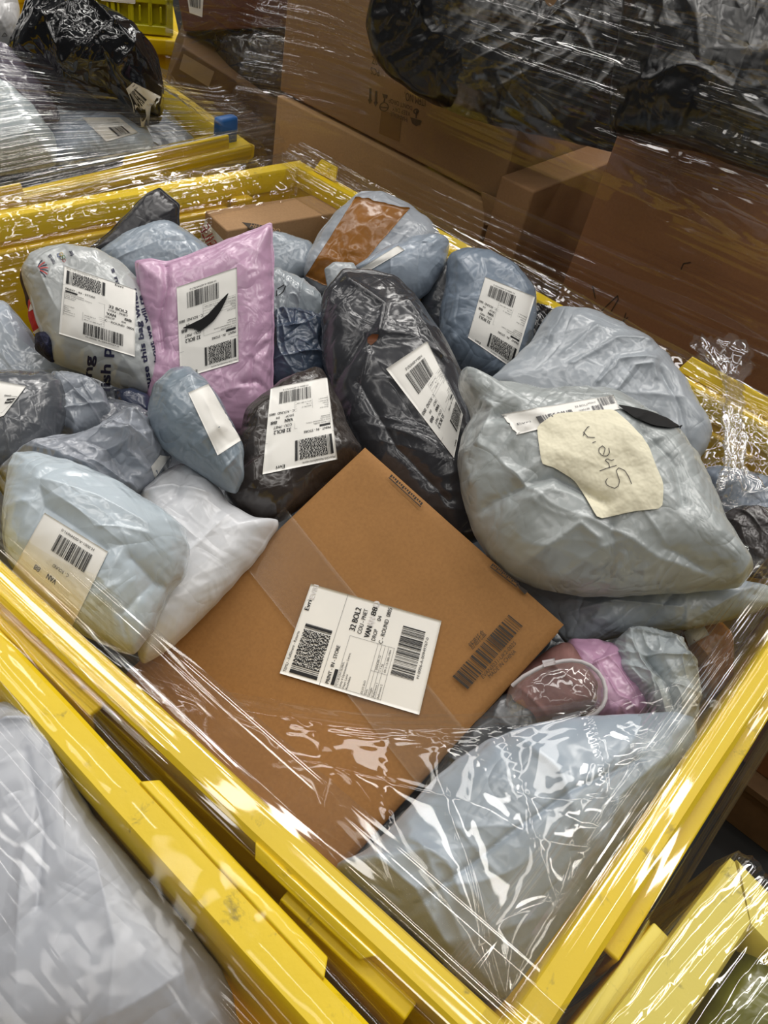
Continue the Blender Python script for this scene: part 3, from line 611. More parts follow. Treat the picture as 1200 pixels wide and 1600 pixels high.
# ------------------------------------------------------------------ parcels
GREY = (160, 168, 174); BLUE = (134, 147, 160); PALE = (186, 196, 204)
L_gb = [(101, 416), (212, 453), (211, 558), (92, 522)]
gb = Bag('printed_mailer_bag', 'pale grey printed mailer with navy slogan lettering and a label, torn at its left',
    [(35, 425), (50, 400), (95, 390), (150, 397), (185, 412), (215, 440), (235, 480), (250, 530), (256, 575), (248, 605), (225, 616), (190, 605), (150, 590), (110, 575), (82, 565), (68, 530), (60, 505), (52, 480), (42, 450)],
    -.022, 38, .055, poly((178, 182, 182), .3, .4), wr=.004, ws=.06, seed=2, quiet=[L_gb])
gb.label(L_gb, 21, top='Shop 12G Numbletaine returns')
for s, a, b, u, bo in (('ng', (143.5, 590), (147, 558), (-14, 0), .05), ('lish p', (172, 612), (174, 545), (-15, -1), .05), ('euse this bag when', (238, 610), (213, 452), (-8, 1.5), .05), ('d/ about we will re', (254, 590), (222, 462), (-6, 2), .05), ('nu s', (189, 450), (178, 420), (-6, 2), .05), ('for', (116, 398), (111, 391), (-5, 3), .04)):
    gb.word(s, a, b, u, NAVY, 'slogan_lettering', .001, bo)
gb.word('TEAM GB', (88, 411), (79, 397), (-4, 3), NAVY, 'emblem_lettering', .001, .04)
for q, (cx, cy, cc) in enumerate(((92, 399, (40, 60, 130)), (96, 403, (40, 40, 44)), (100, 407, (150, 40, 40)), (96, 398, (180, 150, 40)), (99.5, 402.5, (50, 120, 70)))):
    gb.strokes([[(cx + 2.6 * math.cos(t), cy + 3.2 * math.sin(t)) for t in np.linspace(0, 6.3, 15)]], .8, plain('ring_ink', cc, .6, .05, 30, 0), 'emblem_ring', .001 + q * .0001)
for q in range(7):
    t = math.radians(-82 + 17 * q); gb.strokes([[(58 + r_ * math.cos(t + .02 * r_), 422 + r_ * math.sin(t + .02 * r_)) for r_ in (5, 9, 13, 17)]], 1.5, REDINK if q % 2 else NAVY, 'emblem_stripe', .001)
gb.done()
red = Bag('garment', 'red and white striped fabric poking out of the torn printed mailer', [(44, 470), (60, 468), (75, 480), (84, 500), (80, 525), (60, 528), (50, 515), (44, 495)], -.035, 40, .02, plain('red_cloth', (176, 44, 44), .85, .1, 60, .4), wr=.003, ws=.03, seed=5, cat='garment', n=90, ns=24, Tb=.02)
for pl_ in ([(44, 488), (48, 474), (60, 471), (70, 475), (68, 482), (54, 482)], [(50, 520), (62, 512), (80, 512), (82, 522), (62, 526)]): red.shape(pl_, plain('white_cloth', (206, 200, 196), .85, .05, 60, .2), 'white_stripe')
red.done()
Bag('garment', 'dark navy lacy fabric hanging out below the red stripe', [(54, 525), (66, 522), (80, 522), (92, 535), (94, 560), (82, 566), (66, 555), (55, 545)], -.04, 35, .022, plain('navy_lace', (30, 32, 56), .7, .8, 140, .9, .004), wr=.005, ws=.02, seed=9, cat='garment', n=90, ns=24, Tb=.02).done()
Bag('garment', 'dark brown cloth behind the left edge of the printed mailer', [(30, 428), (48, 418), (66, 440), (72, 480), (60, 500), (42, 480)], -.075, 40, .02, plain('brown_cloth', (58, 42, 40), .8, .2, 60, .4), seed=6, cat='garment', n=90, ns=24, Tb=.02).done()
Bag('mailer_bag', 'flat black mailer with a square corner standing against the yellow back wall', [(128, 398), (165, 368), (205, 328), (228, 303), (250, 294), (279, 320), (280, 352), (270, 380), (240, 400), (190, 420)], -.03, 52, .02, poly((48, 48, 52), .4, .3), seam=.05, soft=.06, wr=.002, seed=12).done()
bb = Bag('mailer_bag', 'blue-grey mailer with a punched hole, standing behind the pink and the printed mailers', [(150, 402), (190, 367), (235, 347), (262, 345), (290, 362), (325, 390), (350, 420), (300, 460), (230, 460), (170, 440)], -.06, 42, .045, poly((146, 158, 170), .3, .5), wr=.005, ws=.08, seed=15)
bb.shape([(177 + 2.5 * math.cos(t), 410 + 2.3 * math.sin(t)) for t in np.linspace(0, 6, 9)], HOLE, 'punched_hole'); bb.done()
# carton with red warning tape
zc = -.035; A_ = at(320, 329, zc); B2 = at(356, 362, zc); C_ = at(480, 372, zc); ax = C_ - A_; ay = B2 - A_; ax = nrm(ax - nrm(ay) * (ax @ nrm(ay))) * .26; ay = nrm(ay) * .075
FR = tag(empty('shipping_carton'), 'small brown carton with red warning print, standing in the far corner of the container', 'carton'); box('carton_body', A_, ax, ay, (0, 0, -.16), CARD2, FR, .003)
fL = Flat(A_ - nrm(ax) * .0005, -nrm(ax)); fT = Flat(A_, UP)
mesh_obj('white_tape', fL.pos([(320.5, 344), (350, 376), (342, 400), (305, 385)], .0008), [(0, 1, 2, 3)], PAPER, FR)
flat_word(fL, FR, 'FRAGILE', (343, 428), (311, 357), (14, -9), REDINK, .0016); flat_word(fL, FR, 'HANDLE WITH CARE', (352, 417), (311, 350), (4, -4), REDINK, .0016)
marks(fT, FR, [[(378, 347), (402, 350), (446, 364), (438, 365.5), (390, 357)]], BOXINK, 'printed_patch', .0006); flat_word(fT, FR, 'HELLOOO', (390, 355), (436, 364), (3, -6), plain('tan_ink', (150, 116, 80), .7, .05, 30, 0), .0012)
settle(FR)
L_pk = [(373, 565), (282, 592), (276, 449), (370, 418)]
pk = Bag('mailer_bag', 'pink mailer with a courier label split by a black tear', [(214, 410), (238, 406), (262, 411), (300, 398), (350, 380), (423, 350), (426, 400), (426, 500), (425, 600), (424, 660), (380, 675), (340, 672), (300, 655), (250, 645), (236, 640), (226, 600), (234, 560), (232, 510), (222, 478), (216, 444)],
    -.02, 46, .028, poly((196, 158, 186), .3, .45), a=4, b=.6, seam=.03, wr=.0035, ws=.09, seed=18, soft=.05, quiet=[L_pk], cx=(335, 520),
    folds=[([(258, 412), (262, 450), (250, 500), (256, 545)], -.010, .006), ([(380, 600), (400, 596), (424, 612)], -.006, .004), ([(392, 610), (395, 560), (415, 540)], -.004, .004)])
pk.label(L_pk, 31, top='Most CDG Numtdalkurle returns')
pk.shape([(283, 514), (296, 510), (305, 504), (315, 499), (325, 492), (334, 482), (345, 470), (358, 457), (352, 472), (344, 488), (334, 502), (322, 512), (312, 519), (304, 514)], HOLE, 'torn_opening', .0036); pk.done()
Bag('mailer_bag', 'pale blue-grey mailer with a punched hole, right of the pink mailer against the warning carton', [(395, 405), (405, 376), (425, 364), (455, 370), (485, 380), (493, 400), (488, 430), (440, 450), (400, 445)], -.07, 40, .03, poly((150, 160, 170), .3, .5), seed=21, wr=.004, n=120, ns=36).done()
f2 = Bag('mailer_bag', 'translucent grey bag with a row of black dots, beside the pink mailer', [(400, 440), (430, 424), (470, 440), (500, 460), (507, 482), (490, 505), (430, 520), (400, 500)], -.045, 38, .035, poly((158, 166, 172), .2, .8), seed=24, wr=.006, ws=.04, n=140, ns=40)
f2.strokes([[(434, 452), (444, 446)], [(436, 462), (443, 456), (446, 448)], [(432, 455), (432, 463)]], 1.6, INK, 'printed_dots'); f2.done()
Bag('mailer_bag', 'dark slate blue crumpled mailer squeezed between the pink and the black mailers', [(405, 505), (440, 490), (480, 500), (516, 515), (524, 560), (512, 600), (460, 615), (420, 610), (405, 560)], -.06, 32, .04, poly((74, 86, 104), .28, .8), seed=27, wr=.009, ws=.05).done()
Bag('mailer_bag', 'small grey blue crumpled mailer above the slate blue one', [(470, 520), (500, 490), (516, 480), (530, 520), (520, 570), (490, 560)], -.045, 36, .025, poly((120, 130, 142), .26, .9), seed=28, wr=.008, ws=.035, n=110, ns=30).done()
tb = Bag('mailer_bag', 'light grey mailer with a wide brown tape band, in the far container corner', [(476, 432), (480, 402), (500, 365), (530, 330), (560, 303), (600, 303), (637, 322), (668, 345), (690, 375), (684, 420), (640, 455), (560, 458), (500, 460)], -.03, 44, .05, poly((172, 178, 186), .34, .6), seed=30, wr=.005, ws=.05)
tb.patch([(556, 307), (640, 326), (528, 456), (477, 432)], BROWN_TAPE, 'brown_tape', .0016, 34, 34, .02); tb.done()
rb = Bag('mailer_bag', 'rolled pale blue mailer with a white strip, lying over the brown-taped one', [(548, 425), (590, 398), (640, 375), (682, 370), (701, 380), (694, 420), (672, 455), (650, 470), (615, 475), (570, 450)], -.012, 38, .05, poly((158, 170, 184), .3, .5), seed=33, wr=.004, ws=.06, a=2, b=.5)
rb.patch([(562, 420), (622, 384), (632, 391), (576, 424)], PAPER, 'white_strip', .0014, 16, 8); rb.done()
Bag('mailer_bag', 'small plain grey mailer corner above the black mailer', [(506, 420), (520, 410), (552, 412), (562, 430), (548, 448), (515, 455)], .0, 40, .014, poly((166, 172, 176), .32, .3), seed=35, wr=.002, n=90, ns=24, soft=.08, Tb=.02).done()
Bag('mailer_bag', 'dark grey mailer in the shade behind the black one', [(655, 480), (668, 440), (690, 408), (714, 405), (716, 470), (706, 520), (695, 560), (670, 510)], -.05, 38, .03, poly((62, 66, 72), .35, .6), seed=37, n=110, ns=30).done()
L_bk = [(723, 648), (709, 716), (603, 577), (667, 534)]
bk = Bag('mailer_bag', 'large black mailer with a curved courier label, behind the brown carton', [(506, 465), (520, 447), (538, 424), (580, 428), (620, 438), (652, 470), (678, 510), (703, 550), (724, 595), (738, 650), (748, 720), (766, 830), (720, 850), (640, 800), (580, 735), (545, 685), (520, 625), (507, 565), (504, 505)],
    -.035, 33, .055, poly((58, 59, 63), .28, .3), wr=.0055, ws=.10, seed=40, quiet=[L_bk], cx=(610, 610), aniso=.5,
    folds=[([(545, 430), (600, 480), (590, 530), (575, 530)], .008, .007), ([(570, 530), (540, 570), (520, 600)], -.008, .007), ([(590, 525), (650, 530), (690, 560)], .006, .008), ([(575, 560), (560, 620), (545, 650)], .006, .006), ([(640, 470), (690, 560)], .006, .006), ([(560, 600), (620, 700), (700, 780)], -.006, .01)])
bk.label(L_bk, 41); bk.shape([(574, 528), (582, 522), (592, 523), (589, 532), (580, 540), (574, 536)], plain('copper_sticker', (112, 66, 38), .4, .2, 60, .2), 'brown_sticker', .001); bk.done()
L_k = [(802, 577), (731, 528), (758, 433), (836, 464)]
kb = Bag('mailer_bag', 'boxy slate blue mailer with a courier label, against the right wall of the container', [(700, 405), (725, 397), (762, 401), (800, 420), (832, 455), (836, 490), (826, 560), (802, 600), (770, 602), (730, 580), (700, 562), (686, 530), (688, 490), (697, 450)], -.03, 42, .065, poly((128, 142, 158), .34, .6), a=3.4, b=.45, wr=.005, ws=.07, seed=43, quiet=[L_k])
kb.label(L_k, 44, rag=0) if False else kb.label(L_k, 44); kb.done()
Bag('mailer_bag', 'glossy black mailer in the gap right of the boxy slate blue parcel', [(795, 520), (830, 480), (862, 488), (866, 520), (840, 570), (800, 600), (780, 580)], -.05, 34, .035, poly((26, 26, 28), .2, .8), seed=46, n=120, ns=36).done()
mb = Bag('mailer_bag', 'big smooth grey mailer bulging over the right rim, behind the sack with the cream note', [(755, 610), (800, 570), (830, 540), (846, 510), (862, 489), (900, 493), (950, 510), (1000, 535), (1040, 572), (1070, 608), (1090, 648), (1108, 676), (1100, 702), (1082, 724), (1000, 720), (900, 700), (800, 650)],
    -.015, 30, .06, poly((162, 169, 176), .34, .35), wr=.006, ws=.11, seed=49, cx=(950, 610), folds=[([(890, 580), (960, 540), (1010, 540)], .007, .008), ([(930, 610), (960, 575), (1020, 570)], .007, .007), ([(880, 560), (930, 520)], .006, .008), ([(1030, 590), (1060, 640), (1075, 690)], -.006, .006), ([(960, 620), (985, 585), (1015, 580), (1020, 600)], .005, .005)])
mb.done()
nb_ = Bag('mailer_bag', 'big crumpled grey sack with a cream handwritten note, right of the brown carton', [(722, 592), (745, 600), (760, 610), (790, 610), (830, 620), (880, 618), (960, 620), (1010, 650), (1055, 680), (1088, 730), (1112, 790), (1132, 840), (1168, 892), (1150, 916), (1100, 920), (1040, 924), (960, 930), (900, 927), (850, 917), (800, 900), (768, 870), (743, 830), (727, 780), (719, 720), (727, 680), (740, 660), (735, 640), (719, 612)],
    -.005, 27, .075, poly((168, 174, 174), .32, .6), wr=.008, ws=.085, seed=52, cx=(925, 775), puck=.008,
    folds=[([(745, 790), (860, 760), (940, 800)], -.010, .007), ([(740, 660), (800, 650)], -.008, .006), ([(1000, 690), (1050, 740), (1060, 800)], -.010, .008), ([(1040, 860), (1100, 880), (1150, 905)], -.008, .007), ([(820, 880), (900, 830), (930, 850)], .008, .008), ([(950, 830), (960, 880), (940, 910)], -.008, .006), ([(730, 600), (770, 640), (745, 690)], .012, .007), ([(760, 830), (830, 790)], .006, .009)])
lb = nb_.patch([(784, 648), (958, 618), (968, 640), (808, 680)], PAPER, 'shipping_label', .0016, 40, 12, .03)
kk = Ink(); kk.stacked(18, 40, 30, 50, 5, 14, 30); kk.text('Evri', 4, 60, 12, 9); kk.barcode(78, 6, 20, 50, 8, 18, 3); kk.text('32 BOL2', 52, 35, 14, 13); kk.text('VAN 88', 54, 60, 14, 11); kk.text('PRINT', 66, 30, 12, 9); kk.stacked(68, 45, 12, 38, 9, 10, 24)
lay(nb_, kk, [(784, 648), (958, 618), (968, 640), (808, 680)], (100, 100), INKG, 'printing', lb, .0024)
CREAM = plain('cream_paper', (230, 224, 198), .6, .04, 16, .9, .012)
note = nb_.shape([(838, 668), (866, 648), (905, 645), (958, 641), (985, 665), (1012, 697), (1022, 725), (1036, 757), (1034, 796), (990, 800), (934, 813), (915, 780), (897, 752), (865, 732), (846, 727), (842, 700)], CREAM, 'paper_note', .0030)
def q4(*p): return [(900 + x / 4, 480 + y / 4) for x, y in p]
nb_.strokes([q4((342, 1112), (325, 1070), (300, 1030), (262, 1012), (246, 1030), (256, 1062), (268, 1095), (258, 1128), (238, 1140), (206, 1130), (186, 1118), (180, 1095), (192, 1080)), q4((145, 1032), (190, 1015), (248, 998)), q4((206, 1012), (200, 985), (176, 965), (190, 955), (214, 968), (232, 962)), q4((168, 930), (178, 890), (160, 876), (140, 892), (138, 915), (160, 938), (190, 940), (206, 920), (200, 890)),
    q4((100, 856), (118, 850)), q4((42, 812), (50, 785), (74, 752), (78, 756)), q4((42, 790), (70, 822), (112, 824))], 1.15, plain('pencil_line', (70, 66, 66), .7, .1, 60, 0), 'handwriting', .0040, note)
nb_.shape([(962, 634), (985, 638), (1012, 644), (1045, 655), (1070, 664), (1048, 671), (1020, 667), (990, 655)], HOLE, 'torn_opening', .004); nb_.done()
Bag('mailer_bag', 'flat grey mailer trapped under the sack with the note, its end reaching the right wall', [(780, 890), (850, 900), (960, 915), (1060, 912), (1130, 905), (1205, 918), (1205, 945), (1150, 965), (1080, 982), (1000, 987), (940, 1001), (890, 1008), (868, 980), (820, 930)], -.10, 36, .035, poly((158, 167, 175), .34, .6), wr=.006, ws=.08, seed=55, cx=(1000, 945), folds=[([(880, 960), (960, 940), (1060, 950)], .006, .008), ([(1000, 985), (1050, 930)], -.005, .006)]).done()
Bag('mailer_bag', 'blue-grey clear bag half hidden at the right edge under crumpled wrap', [(1085, 740), (1120, 733), (1215, 750), (1215, 850), (1170, 880), (1130, 840), (1108, 790)], -.07, 34, .04, poly((122, 132, 146), .22, .8), seed=58, n=130, ns=40).done()
Bag('mailer_bag', 'charcoal bag of clothing at the right edge, below the blue-grey clear bag', [(1118, 810), (1160, 795), (1215, 805), (1215, 905), (1170, 900), (1140, 860)], -.05, 30, .035, poly((66, 62, 62), .25, .9), seed=59, n=130, ns=40, wr=.008, ws=.04).done()
qb = Bag('mailer_bag', 'small plump blue-grey mailer with a blank white sticker, in front of the pink one', [(232, 640), (240, 607), (265, 583), (290, 579), (320, 598), (345, 630), (365, 670), (380, 702), (379, 745), (370, 770), (345, 762), (310, 737), (275, 717), (247, 692), (232, 662)], -.01, 32, .055, poly((132, 145, 156), .32, .5), wr=.004, ws=.06, seed=62, a=2.2, b=.52)
qb.patch([(294, 614), (326, 600), (377, 688), (340, 712)], PAPER, 'blank_sticker', .0014, 20, 20); qb.done()
L_r = [(527, 718), (410, 742), (423, 607), (511, 590)]
br = Bag('mailer_bag', 'black-brown mailer with a bright courier label, touching the top corner of the carton', [(350, 770), (378, 742), (372, 690), (385, 640), (440, 598), (500, 575), (524, 620), (548, 680), (566, 705), (510, 760), (440, 815), (400, 812), (365, 792)], -.055, 30, .045, poly((54, 48, 45), .30, .4), wr=.005, ws=.06, seed=65, quiet=[L_r])
br.label(L_r, 66, top='Most CDG Numtdalkurle returns'); br.done()
Bag('mailer_bag', 'pale smooth mailer at the left edge, under the printed mailer', [(-30, 470), (10, 475), (40, 510), (70, 555), (110, 575), (140, 592), (120, 625), (-30, 640)], -.10, 32, .045, poly((162, 172, 184), .26, .4), seed=68, wr=.004, ws=.1).done()
tg = Bag('mailer_bag', 'dark grey glossy mailer with a postal label at the left edge', [(-40, 582), (20, 583), (80, 589), (100, 600), (106, 640), (92, 690), (60, 732), (20, 748), (-40, 765)], -.03, 30, .05, poly((84, 87, 92), .26, .3), wr=.005, ws=.10, seed=70)
L_t = [(-30, 590), (41, 604), (6, 650), (-40, 665)]; lb = tg.patch(L_t, PAPER, 'postal_label', .0015, 24, 24)
kk = Ink(); kk.rect(64, 30, 30, 13, 4); kk.line([(50, 22), (96, 26), (80, 80), (20, 70)], .8); kk.text('Delivered by', 50, 24, 6, 20); lay(tg, kk, L_t, (100, 100), INK, 'printing', lb, .0023)
wk = Ink(); wk.text('Royal Mail', 66, 40, 7, 26, .3); lay(tg, wk, L_t, (100, 100), PAPER, 'reversed_lettering', lb, .0029); tg.done()
Bag('mailer_bag', 'crumpled mid grey mailer under the printed mailer, right of the postal-label one', [(80, 596), (108, 590), (146, 602), (164, 616), (174, 645), (152, 672), (120, 692), (86, 672), (78, 622)], -.045, 30, .04, poly((134, 140, 148), .27, .8), seed=73, wr=.011, ws=.05, n=150, ns=48).done()
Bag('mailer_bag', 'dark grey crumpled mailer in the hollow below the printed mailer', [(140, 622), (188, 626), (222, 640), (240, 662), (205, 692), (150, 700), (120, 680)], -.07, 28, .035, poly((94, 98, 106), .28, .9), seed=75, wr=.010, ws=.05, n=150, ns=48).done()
Bag('mailer_bag', 'navy blue mailer sliver between the printed mailer and the pink one', [(178, 612), (210, 608), (236, 622), (236, 655), (205, 650), (182, 632)], -.09, 34, .02, poly((44, 52, 74), .35, .5), seed=76, n=90, ns=24).done()
cr = Bag('mailer_bag', 'wide crumpled grey mailer with a peaked fold, behind the pale barcode parcel', [(-10, 745), (40, 712), (90, 695), (140, 690), (172, 672), (200, 662), (232, 668), (252, 700), (268, 716), (248, 752), (212, 785), (150, 780), (90, 770), (20, 790)], -.06, 26, .045, poly((150, 155, 164), .28, .9), seed=78, wr=.013, ws=.055,
    folds=[([(205, 665), (200, 720), (240, 745)], .016, .012), ([(120, 700), (170, 720), (200, 760)], -.010, .008), ([(60, 710), (130, 740), (190, 775)], .010, .008)])
cr.patch([(250, 712), (266, 714), (242, 748), (236, 730)], PAPER, 'label_corner', .0014, 8, 8); cr.done()
L_v = [(110, 985), (12, 905), (70, 802), (169, 863)]
vb = Bag('mailer_bag', 'pale blue-grey mailer with a barcode label, beside the left rim under the wrap', [(14, 745), (22, 720), (60, 721), (120, 735), (180, 765), (240, 798), (285, 830), (294, 862), (286, 902), (258, 932), (237, 985), (205, 1025), (120, 985), (55, 930), (15, 880), (5, 830)],
    -.045, 22, .065, poly((188, 200, 208), .28, .5), wr=.005, ws=.07, seed=80, quiet=[L_v], a=2.4, b=.52, cx=(150, 860), folds=[([(205, 880), (240, 905), (270, 910)], -.008, .006), ([(235, 910), (190, 960), (200, 1000)], -.007, .008), ([(60, 760), (150, 790), (230, 830)], .006, .012)])
lb = vb.patch(L_v, PAPER, 'barcode_label', .0015, 30, 30); kk = Ink(); kk.barcode(15, 62, 52, 24, 12, 36, 5); kk.text('H-0001-A-00949691-0', 16, 94, 5, 50); kk.text('VAN', 40, 36, 9, 14, .5); kk.text('88', 66, 36, 9, 9, .5); kk.text('C - ROUND', 30, 50, 6, 24); lay(vb, kk, L_v, (100, 100), INK, 'printing', lb, .0023); vb.done()
Bag('mailer_bag', 'smooth white mailer between the pale barcode parcel and the brown carton', [(216, 770), (245, 745), (290, 727), (325, 745), (355, 790), (395, 814), (436, 818), (405, 868), (335, 945), (258, 1018), (222, 1035), (200, 950), (228, 850)], -.10, 22, .045, poly((206, 208, 212), .36, .35), a=3.2, b=.5, wr=.004, ws=.09, seed=83, soft=.12, cx=(310, 860), folds=[([(225, 765), (270, 760), (320, 775)], .008, .006), ([(290, 740), (275, 775)], -.006, .006)]).done()
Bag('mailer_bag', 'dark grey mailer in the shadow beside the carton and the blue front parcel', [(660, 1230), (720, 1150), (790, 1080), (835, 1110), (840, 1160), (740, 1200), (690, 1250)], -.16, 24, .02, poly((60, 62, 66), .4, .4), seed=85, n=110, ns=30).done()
Bag('mailer_bag', 'crumpled pink mailer beside the clear zip pouch, near the right wall', [(885, 1000), (930, 1002), (962, 1008), (985, 1050), (1012, 1100), (1006, 1128), (940, 1135), (890, 1090)], -.125, 28, .03, poly((190, 148, 178), .3, .6), seed=88, wr=.008, ws=.05, n=150, ns=44).done()
# clear zip pouch holding brown goods
POUCH = Bag('zip_pouch', 'clear plastic zip pouch holding something reddish brown, beside the carton', [(790, 1100), (800, 1068), (840, 1042), (890, 1030), (925, 1040), (948, 1070), (946, 1105), (920, 1122), (870, 1132), (830, 1134), (796, 1122)], -.105, 26, .03, film_mat('pouch_film', .035, .08, .06, .5, 40, .3), seed=90, wr=.003, ws=.05, n=120, ns=36, Tb=.015)
v, f = tube_vf(POUCH.pos(np.array([(800 + 0, 1072), (818, 1057), (838, 1046), (852, 1040), (866, 1036), (880, 1033), (893, 1032), (908, 1034), (922, 1040), (934, 1050), (942, 1062), (946, 1076), (946, 1092), (941, 1104), (932, 1114), (918, 1121), (895, 1127), (868, 1131)]), .001), .0023, 8)
CLEARPL = plain('frosted_plastic', (188, 182, 184), .3, .02, 30, .1); mesh_obj('zip_rim', v, f, CLEARPL, POUCH.obj, True)
POUCH.patch([(846, 1034), (866, 1030), (867, 1040), (849, 1044)], CLEARPL, 'zip_slider', .006, 6, 6); POUCH.patch([(862, 1122), (905, 1112), (906, 1124), (864, 1135)], CLEARPL, 'zip_end', .005, 8, 6); POUCH.done()
Bag('garment', 'reddish brown soft goods inside the clear zip pouch', [(780, 1110), (796, 1066), (836, 1030), (880, 1005), (915, 1040), (938, 1072), (930, 1108), (870, 1124), (820, 1140)], -.135, 26, .028, plain('brown_goods', (124, 88, 84), .7, .25, 26, .5), seed=92, wr=.006, ws=.05, cat='garment', n=120, ns=36, Tb=.02).done()
Bag('mailer_bag', 'scrunched grey mailer with a ragged end, right of the pink scrap under the wrap', [(952, 1012), (985, 984), (1030, 988), (1062, 1000), (1084, 1040), (1092, 1090), (1084, 1135), (1062, 1172), (1030, 1155), (1000, 1095), (968, 1062)], -.11, 28, .04, poly((170, 178, 182), .28, .9), seed=95, wr=.011, ws=.045, puck=.012, folds=[([(1010, 1030), (1040, 1075), (1050, 1110)], -.02, .008)]).done()
bt = Bag('mailer_bag', 'parcel with brown tape and a scrap of white label, low against the right wall', [(1060, 985), (1110, 962), (1145, 1000), (1145, 1060), (1105, 1100), (1085, 1050)], -.15, 30, .03, BROWN_TAPE, seed=97, n=110, ns=30)
bt.patch([(1062, 990), (1098, 975), (1108, 992), (1072, 1012)], PAPER, 'label_scrap', .0015, 8, 8); bt.done()
cc = Bag('mailer_bag', 'large blue-grey sack in the nearest corner of the container, under clear wrap', [(526, 1352), (580, 1330), (620, 1288), (690, 1210), (750, 1166), (820, 1140), (900, 1125), (980, 1124), (1040, 1118), (1078, 1130), (1082, 1168), (1040, 1245), (985, 1335), (930, 1425), (880, 1505), (835, 1560), (790, 1580), (720, 1525), (640, 1445), (570, 1385)],
    -.135, 20, .06, poly((158, 170, 184), .32, .3), wr=.005, ws=.10, seed=100, cx=(810, 1330), n=260, ns=80, puck=.006,
    folds=[([(620, 1440), (790, 1310), (890, 1240), (1000, 1190)], -.005, .003), ([(815, 1155), (870, 1210), (900, 1300)], .009, .012), ([(590, 1340), (650, 1390), (700, 1480)], .009, .009), ([(640, 1310), (700, 1350), (720, 1400)], .008, .010), ([(560, 1365), (620, 1400)], -.008, .006), ([(1040, 1180), (960, 1250), (940, 1330)], .006, .010)])
cc.done()
# what the photograph only shows as dark gaps: the layers underneath
bur = []; fb_ = []; k0 = 0
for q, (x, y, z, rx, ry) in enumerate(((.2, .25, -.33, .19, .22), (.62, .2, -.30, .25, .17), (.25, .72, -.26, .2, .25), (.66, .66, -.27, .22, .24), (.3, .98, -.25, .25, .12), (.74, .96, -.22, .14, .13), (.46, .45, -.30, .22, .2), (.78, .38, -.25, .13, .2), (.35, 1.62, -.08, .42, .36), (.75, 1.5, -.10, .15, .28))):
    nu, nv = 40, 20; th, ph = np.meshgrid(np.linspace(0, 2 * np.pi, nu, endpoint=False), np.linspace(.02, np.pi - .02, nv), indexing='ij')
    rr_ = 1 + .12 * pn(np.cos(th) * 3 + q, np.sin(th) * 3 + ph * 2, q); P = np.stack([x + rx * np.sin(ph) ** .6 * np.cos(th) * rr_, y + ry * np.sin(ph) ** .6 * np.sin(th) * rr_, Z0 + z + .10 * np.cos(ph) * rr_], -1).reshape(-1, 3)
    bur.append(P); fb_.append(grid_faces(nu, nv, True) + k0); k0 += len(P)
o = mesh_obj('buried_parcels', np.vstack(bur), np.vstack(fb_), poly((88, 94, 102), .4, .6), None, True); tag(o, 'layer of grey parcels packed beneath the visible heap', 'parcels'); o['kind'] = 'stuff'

# ------------------------------------------------------------------ neighbours
lf = Bag('bulk_sack', 'big pale grey sack filling the container at the lower left, under clear film', [(-90, 1120), (0, 1110), (40, 1113), (80, 1150), (110, 1220), (152, 1290), (222, 1370), (292, 1450), (350, 1530), (380, 1640), (-90, 1680)], -.07, 10, .05, poly((176, 180, 190), .42, .35, 30), wr=.005, ws=.12, seed=110, cx=(110, 1420), n=260, ns=90, aniso=.6,
    folds=[([(40, 1180), (70, 1300), (60, 1420)], -.004, .006), ([(10, 1130), (60, 1125), (100, 1220)], .008, .006), ([(150, 1350), (180, 1480), (170, 1600)], .004, .010)]); lf.done()
bs = Bag('bulk_sack', 'crumpled black plastic sack heaped in the upper left container', [(14, 82), (30, 50), (42, 10), (48, -8), (64, 10), (92, 40), (120, 33), (150, 53), (195, 70), (226, 95), (246, 115), (254, 150), (250, 192), (215, 195), (185, 178), (140, 172), (90, 168), (48, 132), (20, 112)], .09, 40, .11, poly((20, 20, 22), .17, .9, 30), wr=.022, ws=.11, seed=113, cx=(140, 115), n=240, ns=80, puck=.012)
L_s = [(198, 148), (216, 132), (250, 152), (224, 196)]; lb = bs.patch([(197, 140), (208, 130), (252, 152), (226, 198)], PAPER, 'shipping_label', .002, 20, 20, .02); kk = Ink(); kk.stacked(2, 42, 55, 45, 15, 12, 24); kk.text('VAN 88', 55, 30, 12, 30, .5); kk.text('DROP', 60, 50, 12, 20); lay(bs, kk, [(197, 140), (208, 130), (252, 152), (226, 198)], (100, 100), INK, 'printing', lb, .003); bs.done()
Bag('mailer_bag', 'dusky purple grey mailer at the left edge, below the black sack', [(-30, 70), (10, 78), (40, 110), (75, 150), (95, 185), (60, 200), (-30, 190)], .07, 36, .05, poly((84, 78, 92), .25, .6), seed=116, n=120, ns=36).done()
wb = Bag('mailer_bag', 'white plastic bag with a small recycling triangle in the upper left corner', [(-40, -30), (20, -30), (30, 10), (30, 50), (22, 70), (-40, 75)], .12, 42, .05, poly((206, 206, 206), .3, .6), seed=118, n=110, ns=30)
wb.strokes([[(3, 58), (12, 58), (7.5, 52), (3, 58)]], .9, INKG, 'recycling_mark'); wb.done()
Bag('mailer_bag', 'plump pale grey-green mailer at the left edge of the upper container', [(-40, 130), (0, 136), (30, 155), (60, 185), (88, 220), (84, 262), (-40, 275)], .03, 34, .06, poly((170, 180, 184), .3, .5), seed=120, n=130, ns=40).done()
ub = Bag('mailer_bag', 'pale blue mailer with a printed label, below the black sack behind pleated wrap', [(60, 196), (100, 182), (160, 178), (200, 185), (224, 198), (240, 225), (225, 250), (90, 262), (56, 245)], .0, 34, .05, poly((178, 192, 210), .3, .5), seed=122, n=140, ns=44)
